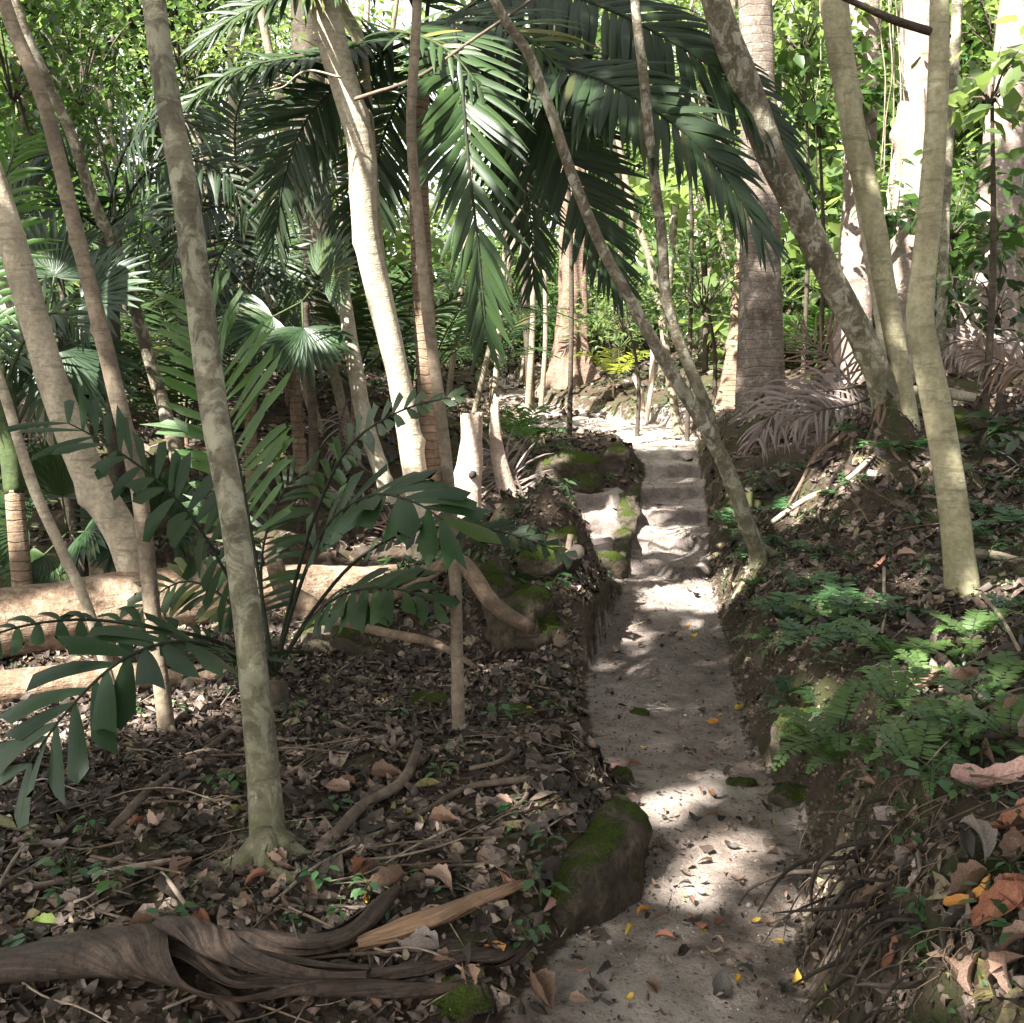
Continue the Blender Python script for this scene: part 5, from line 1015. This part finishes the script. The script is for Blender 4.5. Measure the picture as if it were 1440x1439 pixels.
for i in range(16):
    a = random.uniform(PI*.95, PI*2.05); cx_, cy_ = 2.42, 7.6; q = []
    for j in range(6):
        s_ = .12+j*.13; aa = a+.25*math.sin(j*1.3+i); xx, yy = cx_+math.cos(aa)*s_, cy_+math.sin(aa)*s_; q.append(np.array([xx, yy, H(xx, yy)+.012]))
    rr = random.uniform(.008, .026)
    tag(build('exposed_root', [tube(q, [rr, rr*.8, rr*.5, rr*.2], sides=8, seg=.02, wob=.15, bend=.02, seed=i)], [M['root' if i % 3 else 'root_dark']], q[0]), 'gnarled root creeping down the mossy mound under the leaning trunks', 'root', 'roots on the mossy mound')
n = 9000; Y = rng.uniform(1.7, 8, n); X = Redge(Y)+rng.random(n)**1.5*1.2-.03
tag(build('soil_crumbs', [scatter(oc, of, np.stack([X, Y, height(X, Y)+.002], 1), rng.uniform(.003, .016, n), rots(n, rng.random(n)*6, rng.random(n), rng.random(n)), 0, rng.random(n)*.4)], [M['crumb']]), 'crumbly dark soil clods on the face of the right bank', 'soil', kind='stuff')
rp = []
for i in range(120):
    px, py = random.uniform(1150, 1430), random.uniform(1080, 1438); c, t = hit(px, py); d = np.array([random.uniform(-.09, .04), random.uniform(-.05, .02), -random.uniform(.01, .08)]); s0 = c+np.array([-.012, -.012, .02])
    rp.append(tube([s0, s0+d*.5+np.array([-.02, -.01, .012]), s0+d], [.0012, .0012, .0005], sides=4, seg=.02, wob=0, bend=.012, seed=i, cap=False))
tag(build('rootlets', rp, [M['root']]), 'hair-thin rootlets matted over the near bank face', 'rootlets', kind='stuff')
# ------------------------------------------------------------------ ferns, seedlings, herbs
def fern(label, loc, nf, L, pl, pw, mt, n=18, el=(.15, .9), group=None, name='fern', tip='round', cat='fern'):
    loc = np.array(loc, float); fr = []
    for k in range(nf):
        a = 2*PI*k/nf+rng.normal()*.3; e = rng.uniform(*el); d = np.array([math.cos(a)*math.cos(e), math.sin(a)*math.cos(e), math.sin(e)]); hz = np.array([math.cos(a), math.sin(a), 0]); ll = L*rng.uniform(.6, 1.1)
        fr.append(dict(p=[loc, loc+d*ll*.5, loc+d*ll*.8+hz*ll*.1-np.array([0, 0, .04*ll]), loc+d*ll*.85+hz*ll*.3-np.array([0, 0, .2*ll])], n=n, L=pl, w=pw, droop=.25, tip=tip, rr=(.0028, .001), rows=3, s0=.2, prof=(1., .9, .15), a0=.1, a1=.6, fold=.1))
    return palm('fern' if name == 'fern' else name, label, loc, fr, [mt, M['stem_dark']], group, None, cat)
def at(px, py): c, t = hit(px, py); return tuple(c)
FE = [fern('fine-cut fern on the bank face beside the path', at(1180, 1040), 7, .30, .075, .016, M['fern']), fern('large fern under the smooth pale trunk', at(1270, 940), 8, .34, .075, .015, M['fern'], n=22),
      fern('broad-leafleted seedling palm on the bank above the path', at(1215, 870), 6, .28, .13, .028, M['herb'], n=7, name='palm_seedling', tip='point', cat='seedling'), fern('small bluish fern low on the bank', at(1110, 880), 6, .20, .06, .016, M['palm_blue'], n=12)]
fs = [(1110, 985), (1150, 1000), (1140, 1045), (1190, 1080), (1300, 955), (1365, 900), (1420, 860),
      (1180, 850), (1150, 830), (1120, 830), (1100, 860), (1085, 900), (1130, 900), (1165, 880), (1060, 830), (1035, 770), (1030, 740), (1050, 790), (1275, 875), (1395, 760), (1430, 740), (1380, 720), (1330, 700), (1410, 690), (1200, 790), (1140, 780), (1240, 640), (1260, 1000), (1330, 1050), (1380, 1000), (1420, 1040), (1290, 1090), (1230, 1060), (1110, 720), (1170, 700), (1280, 700), (1300, 640), (1200, 680), (1080, 700), (1160, 600), (1200, 610), (1420, 960), (1085, 770), (1190, 905), (1040, 750), (1065, 770)]
for i, (px, py) in enumerate(fs):
    k = random.choice([0, 1, 2, 2, 3]) if py > 800 else random.choice([2, 3, 2]); 
    if 1080 < px < 1240 and py > 950: k = random.choice([0, 0, 3])
    if px > 1230 and py > 880: k = random.choice([0, 1, 1])
    z_ = 'on the bank face beside the path' if px < 1240 and py > 840 else 'around the smooth pale trunk' if px >= 1240 and py > 690 else 'on the upper right bank'
    clonetree(FE[k], at(px, py), random.random()*6, random.uniform(.45, .85), ('fern' if k != 2 else 'pinnate seedling')+' growing '+z_, ('ferns ' if k != 2 else 'pinnate seedlings ')+z_)
def herb(label, loc, n, L, size, mt, narrow=1.1):
    loc = np.array(loc, float); T = thing('seedling', loc, label, 'seedling'); T['_w'] = list(map(float, loc)); st = []; pos = []; yaw = []
    for k in range(n):
        a = 2*PI*k/n*1.62+rng.normal()*.2; q = loc+np.array([math.cos(a)*L*.35, math.sin(a)*L*.35, L*rng.uniform(.4, 1.)]); st.append(tube([loc, loc+np.array([0, 0, (q[2]-loc[2])*.7]), q], [.0022, .0016, .001], sides=5, seg=.02, wob=0, cap=False)); pos.append(q); yaw.append(a)
    kids = [build('stem', st, [M['stem_green']], loc, T), build('foliage', leaves(np.array(pos), rng.uniform(.7, 1.15, n)*size, yaw=np.array(yaw), pitch=rng.normal(.2, .2, n), roll=rng.normal(0, .2, n), narrow=narrow), [mt], loc, T)]; del T['_w']; return reg(T, kids)
HB = [herb('tiny broad-leaved seedling by the near left litter edge', at(470, 1150), 6, .06, .045, M['herb']), herb('upright seedling with light green leaves on the right bank', at(1310, 1130), 9, .12, .05, M['herb'], 1.4), herb('leafy seedling tuft on the crest of the mound', at(735, 800), 11, .10, .075, M['herb'], .8), herb('glossy dark seedling behind the smooth pale trunk', at(1390, 640), 9, .28, .17, M['leaf_dark'], 1.)]
hs = [(520, 1270), (30, 1340), (48, 1345), (100, 1252), (450, 1255), (165, 1262), (240, 1320), (640, 1060), (700, 1020), (780, 1010), (300, 1110), (760, 1280), (600, 1245), (545, 1290), (250, 1008), (195, 1005), (690, 1035), (770, 1195), (840, 1210), (740, 1340), (565, 1330), (335, 1115), (90, 1270), (130, 1180), (620, 1100), (480, 1290), (725, 1150), (410, 1010), (560, 1010)]
for px, py in hs: clonetree(random.choice([HB[0], HB[0], HB[1]]), at(px, py), random.random()*6, random.uniform(.6, 1.1), 'tiny green seedling sprouting in the left litter', 'seedlings in the left litter')
hs = [(720, 790), (755, 800), (775, 790), (700, 815), (680, 790), (660, 780), (600, 790), (575, 800), (780, 840), (745, 850), (790, 690), (820, 690), (840, 680), (760, 640), (740, 660), (720, 690), (800, 640), (560, 805), (705, 850), (760, 870), (800, 720), (540, 800), (730, 770), (690, 765), (765, 765), (650, 840), (720, 830), (790, 810), (745, 790), (670, 770)]
for px, py in hs: clonetree(random.choice([HB[2], HB[2], HB[0]]), at(px, py), random.random()*6, random.uniform(.7, 1.2), 'leafy seedling on the rocky mound left of the path', 'seedlings on the mound')
hs = [(1090, 1000), (1340, 1040), (1300, 1060), (1380, 1080), (1330, 1100), (1345, 1130), (1400, 1140), (1300, 1165), (1420, 1240), (1270, 1200), (1390, 1290), (1430, 1330), (1310, 1340), (1290, 1290), (1200, 1110), (1370, 1010), (1340, 980), (1290, 1010), (1240, 1100), (1260, 1150), (1160, 940), (1080, 930), (1110, 920), (1210, 820), (1300, 800), (1390, 800), (1430, 790), (1180, 740), (1100, 800), (1130, 740), (1250, 780), (1290, 750)]
for px, py in hs: clonetree(random.choice([HB[1], HB[0], HB[2]]), at(px, py), random.random()*6, random.uniform(.5, 1.1), 'small green seedling on the earthy right bank', 'seedlings on the right bank')
for px, py in [(1345, 625), (1420, 640), (1440, 660), (1380, 655), (1365, 690), (1435, 610)]: clonetree(HB[3], at(px, py), random.random()*6, random.uniform(.7, 1.1), 'glossy dark-leaved plant at the right edge behind the smooth trunk', 'glossy plants behind the smooth trunk')
# ------------------------------------------------------------------ individual fallen leaves
LM = {}
def fleaf(px, py, size, kind, label, group=None, flat=True):
    c, t = hit(px, py); ti = random.randrange(5); key = (ti, kind)
    if key not in LM:
        tv, tf = FT[ti]; V = tv; me_o = build('fallen_leaf', [(V, tf, 0)], [DL[kind]]); LM[key] = me_o.data; bpy.data.objects.remove(me_o)
    o = bpy.data.objects.new('fallen_leaf', LM[key]); COL.objects.link(o); e = .04
    nx = (H(c[0]+e, c[1])-H(c[0]-e, c[1]))/(2*e); ny = (H(c[0], c[1]+e)-H(c[0], c[1]-e))/(2*e)
    o.rotation_mode = 'QUATERNION'; q = Vector((-nx, -ny, 1)).to_track_quat('Z', 'Y'); from mathutils import Quaternion
    o.rotation_quaternion = q @ Quaternion((0, 0, 1), random.random()*6.28) @ Quaternion((1, 0, 0), random.gauss(0, .18)); o.location = (c[0], c[1], c[2]+.012+size*.07); o.scale = (size,)*3
    tag(o, label, 'leaf', group)
for px, py, s_, kd, lb in [(516, 1270, .065, 'orange', 'orange fallen leaf near the twisted sheath tip'), (62, 1312, .085, 'green', 'yellow-green fallen leaf above the large sheath at left'), (10, 1305, .10, 'reddish', 'reddish brown curled leaf at the left edge'), (365, 1279, .03, 'yellow', 'tiny pale yellow leaf at the foot of the nearest trunk'), (748, 1008, .08, 'yellow', 'yellow leaf on the flat mossy stone'), (832, 1051, .06, 'yellow', 'yellow leaf at the left edge of the path'),
        (868, 1080, .12, 'pink', 'curled pinkish brown leaf above the small grey stone'), (1001, 1023, .055, 'orange', 'orange leaf in the middle of the path'), (1040, 1001, .045, 'yellow', 'small yellow leaf right of the orange one on the path'), (983, 1301, .085, 'reddish', 'reddish leaf lying in the near part of the path'), (852, 1374, .06, 'dark', 'dark brown leaf on the near left part of the path'), (1038, 1387, .03, 'yellow', 'tiny yellow leaf at the bottom of the path'), (1155, 1411, .07, 'green', 'yellow-green leaf by the lower hanging roots'), (1122, 1386, .06, 'yellow', 'dull yellow leaf left of the lower hanging roots'),
        (1015, 1402, .10, 'dark', 'blackish leaf at the bottom of the path'), (690, 1350, .085, 'orange', 'orange-yellow leaf on the black rotting sheath'), (770, 1285, .07, 'pink', 'pinkish leaf against the front of the mossy block'), (625, 1215, .13, 'brown', 'broad brown leaf in the litter left of the block'), (620, 1250, .13, 'tan', 'wide tan leaf in front of the broad brown one'), (510, 1235, .10, 'reddish', 'reddish leaf standing in the litter right of the nearest trunk'), (1400, 1110, .20, 'pink', 'big pinkish curled leaf on the right bank near the edge'), (1425, 1165, .18, 'reddish', 'big reddish brown leaf below the pinkish one'), (1375, 1195, .12, 'grey', 'grey withered leaf hanging on the right bank'),
        (1410, 1300, .15, 'reddish', 'long red-brown leaf on the lower right bank'), (1365, 1275, .11, 'orange', 'pointed orange-brown leaf on the lower right bank'), (1228, 1045, .08, 'reddish', 'reddish curled leaf among the bank ferns'), (1305, 970, .10, 'pink', 'purplish folded leaf on the bank above the ferns'), (1340, 985, .08, 'tan', 'tan leaf next to the purplish folded leaf'), (1390, 1070, .11, 'brown', 'brown leaf above the big pinkish leaf'), (1275, 790, .14, 'tan', 'pale tan leaf under the mossy mound'), (1235, 800, .13, 'reddish', 'reddish leaf left of the pale tan one'), (1100, 880, .09, 'pink', 'pinkish leaf stuck on the bank by the forked trunk'), (1138, 814, .10, 'brown', 'brown leaf under the path-leaning tree'), (967, 884, .06, 'orange', 'orange leaf on the path beside the sunlit bank face'), (975, 897, .05, 'yellow', 'yellow leaf below the orange one by the bank face'), (1425, 1210, .12, 'brown', 'brown leaf at the right edge of the view'), (808, 835, .10, 'pink', 'pinkish leaf leaning on the tilted green slab'), (905, 1290, .05, 'orange', 'small tan-orange leaf near the base of the mossy block')]:
    fleaf(px, py, s_, kd, lb)
for i in range(125):
    py = 1439-abs(random.gauss(0, .42))*700
    if py < 760: continue
    v = (720-py)/FPX; t = CAMZ/(SP-v*CP); Y = t*(CP+v*SP); x = random.uniform(float(Ledge(Y))+.02, float(Redge(Y))-.03)
    fleaf(720+FPX*x/t, py, random.uniform(.018, .062), random.choice(['brown', 'dark', 'grey', 'dark', 'brown', 'tan', 'reddish', 'grey', 'yellow']), 'small withered leaf lying on the '+('near' if py > 1100 else 'middle')+' stretch of the sandy path', 'leaves on the '+('near' if py > 1100 else 'middle')+' path')
for i in range(110):
    z = random.random() < .7; px, py = (random.uniform(0, 780), random.uniform(1080, 1430)) if z else (random.uniform(1220, 1440), random.uniform(960, 1420))
    fleaf(px, py, random.uniform(.07, .12), random.choice(['brown', 'brown', 'tan', 'brown', 'grey', 'grey', 'dark', 'brown', 'reddish']), 'large dry leaf on top of the '+('foreground litter left of the path' if z else 'right bank'), 'large dry leaves on the '+('left litter' if z else 'right bank'))
# ------------------------------------------------------------------ unseen canopy added to block the sun, with gaps cut to aim sun patches
gaps = []
def gap(px, py, t=None, r=.2):
    c = hit(px, py)[0] if t is None else P(px, py, t); gaps.append((c, r))
for px in (775, 805, 835, 870, 905, 940, 985): gap(px, 603, 15.5, .38)
for a in ((850, 700, .28), (820, 725, .26), (840, 745, .22), (870, 700, .18), (865, 750, .12), (985, 832, .16), (1010, 850, .16), (955, 850, .14), (935, 838, .10), (915, 770, .08), (970, 772, .10), (990, 790, .07), (860, 800, .07), (835, 830, .05), (930, 815, .05), (975, 1252, .02), (940, 1135, .03), (1180, 850, .05), (1300, 955, .05), (1140, 1000, .04), (1370, 900, .06), (1210, 660, .06), (1395, 830, .05), (1130, 700, .06), (1020, 1215, .04), (1150, 1265, .03), (895, 900, .03)): gap(a[0], a[1], None, a[2])
for a in ((1015, 810, 6.9, .10), (663, 600, 8, .14), (662, 640, 8, .13), (698, 590, 8.2, .10), (702, 640, 8.2, .10), (700, 700, 8.3, .16), (655, 700, 8., .06), (632, 700, 8.2, .08)): gap(*a)
for x, y, r in ((455, 20, .22), (470, 80, .22), (490, 140, .2), (503, 200, .18), (510, 260, .16), (514, 330, .16), (520, 390, .14), (535, 440, .07), (560, 540, .05)): gap(x, y, 7.2, r+.08)
for x, y in ((480, 410), (492, 470), (500, 530), (512, 590), (530, 640)): gap(x, y, 9.6, .14)
for x, y, t, r in ((100, 855, 5.9, .18), (60, 860, 5.9, .16), (20, 880, 5.9, .08), (40, 950, 5.2, .22), (80, 960, 5.2, .2), (5, 975, 5.2, .3), (240, 835, 6.2, .1), (400, 820, 6.6, .10), (470, 812, 6.9, .16), (500, 790, 7.2, .2), (440, 880, 6.0, .1), (30, 450, 7.2, .3), (90, 470, 7.2, .2), (430, 430, 8.2, .3), (455, 460, 8.2, .2), (405, 400, 8.2, .15), (110, 790, 7.4, .2), (80, 780, 7.4, .15),
        (600, 60, 6.6, .25), (560, 60, 6.6, .2), (650, 60, 6.4, .2), (660, 120, 6.3, .14), (680, 130, 6.3, .10), (700, 160, 6.3, .07), (330, 60, 6.9, .18), (290, 60, 6.9, .15), (400, 100, 7.2, .14), (350, 100, 7.2, .14), (570, 350, 8.5, .15), (590, 440, 8.2, .08), (590, 500, 8.2, .07)): gap(x, y, t, r)
for x, y, r in ((170, 600, .6), (130, 560, .5), (220, 610, .5), (270, 580, .35), (10, 700, .5), (330, 650, .3), (250, 1000, .14), (190, 1000, .12), (60, 1010, .2), (20, 1030, .25), (130, 1020, .12), (1150, 700, .12), (1110, 720, .1), (1080, 690, .08), (500, 770, .2), (560, 775, .12), (1180, 670, .1)): gap(x, y, None, r)
for x, y, t, r in ((1068, 30, 11, .3), (1068, 80, 11, .28), (1068, 115, 11, .22), (1055, 140, 11, .15), (1225, 180, 12.3, .16), (1222, 240, 12.3, .14), (1212, 420, 12.3, .2), (1205, 470, 12.3, .16), (1215, 500, 12.3, .2), (1265, 40, 11.3, .22), (1262, 120, 11.3, .2), (1258, 200, 11.3, .18), (1256, 280, 11.3, .16), (1255, 350, 11.3, .1), (1400, 180, 12.8, .3), (1395, 240, 12.8, .3), (1392, 310, 12.8, .3), (1388, 380, 12.8, .3), (1385, 430, 12.8, .25), (1350, 490, 9.5, .3), (1320, 480, 9.5, .2), (1035, 480, 13.4, .2), (1030, 530, 13.4, .2), (1025, 570, 13.4, .3), (1150, 560, 8, .08), (890, 560, 16.4, .15), (910, 540, 16.4, .2), (1130, 50, 10.5, .4), (1395, 120, 7.5, .25), (1340, 300, 10.5, .5), (1000, 400, 13.5, .5), (880, 440, 14.5, .4), (1150, 140, 12, .5)): gap(x, y, t, r)
def canopy():
    n = 112000
    z = rng.uniform(8.6, 10.6, n); X = rng.uniform(-18.5, 6., n); Y = rng.uniform(-9.5, 6.6, n)
    pos = np.stack([X, Y, z], 1); keep = np.ones(n, bool)
    for c, r in gaps:
        d = pos-c; al = d@SUN; dist = np.linalg.norm(d-al[:, None]*SUN, axis=1)
        keep &= dist > r*1.0+.11+rng.normal(size=n)*.03
    pos = pos[keep]; n = len(pos)
    Rm = rots(n, rng.random(n)*2*PI, rng.normal(0, .3, n), rng.normal(0, .3, n))
    tag(build('sun_block_canopy', [scatter(SIMPLE_V-np.array([.5, 0, 0]), SIMPLE_F, pos, rng.uniform(.18, .30, n), Rm)], [M['leaf_mid']]), 'unseen leaf canopy added overhead to block the sun, with gaps aiming sun patches', 'canopy', kind='stuff')
canopy()
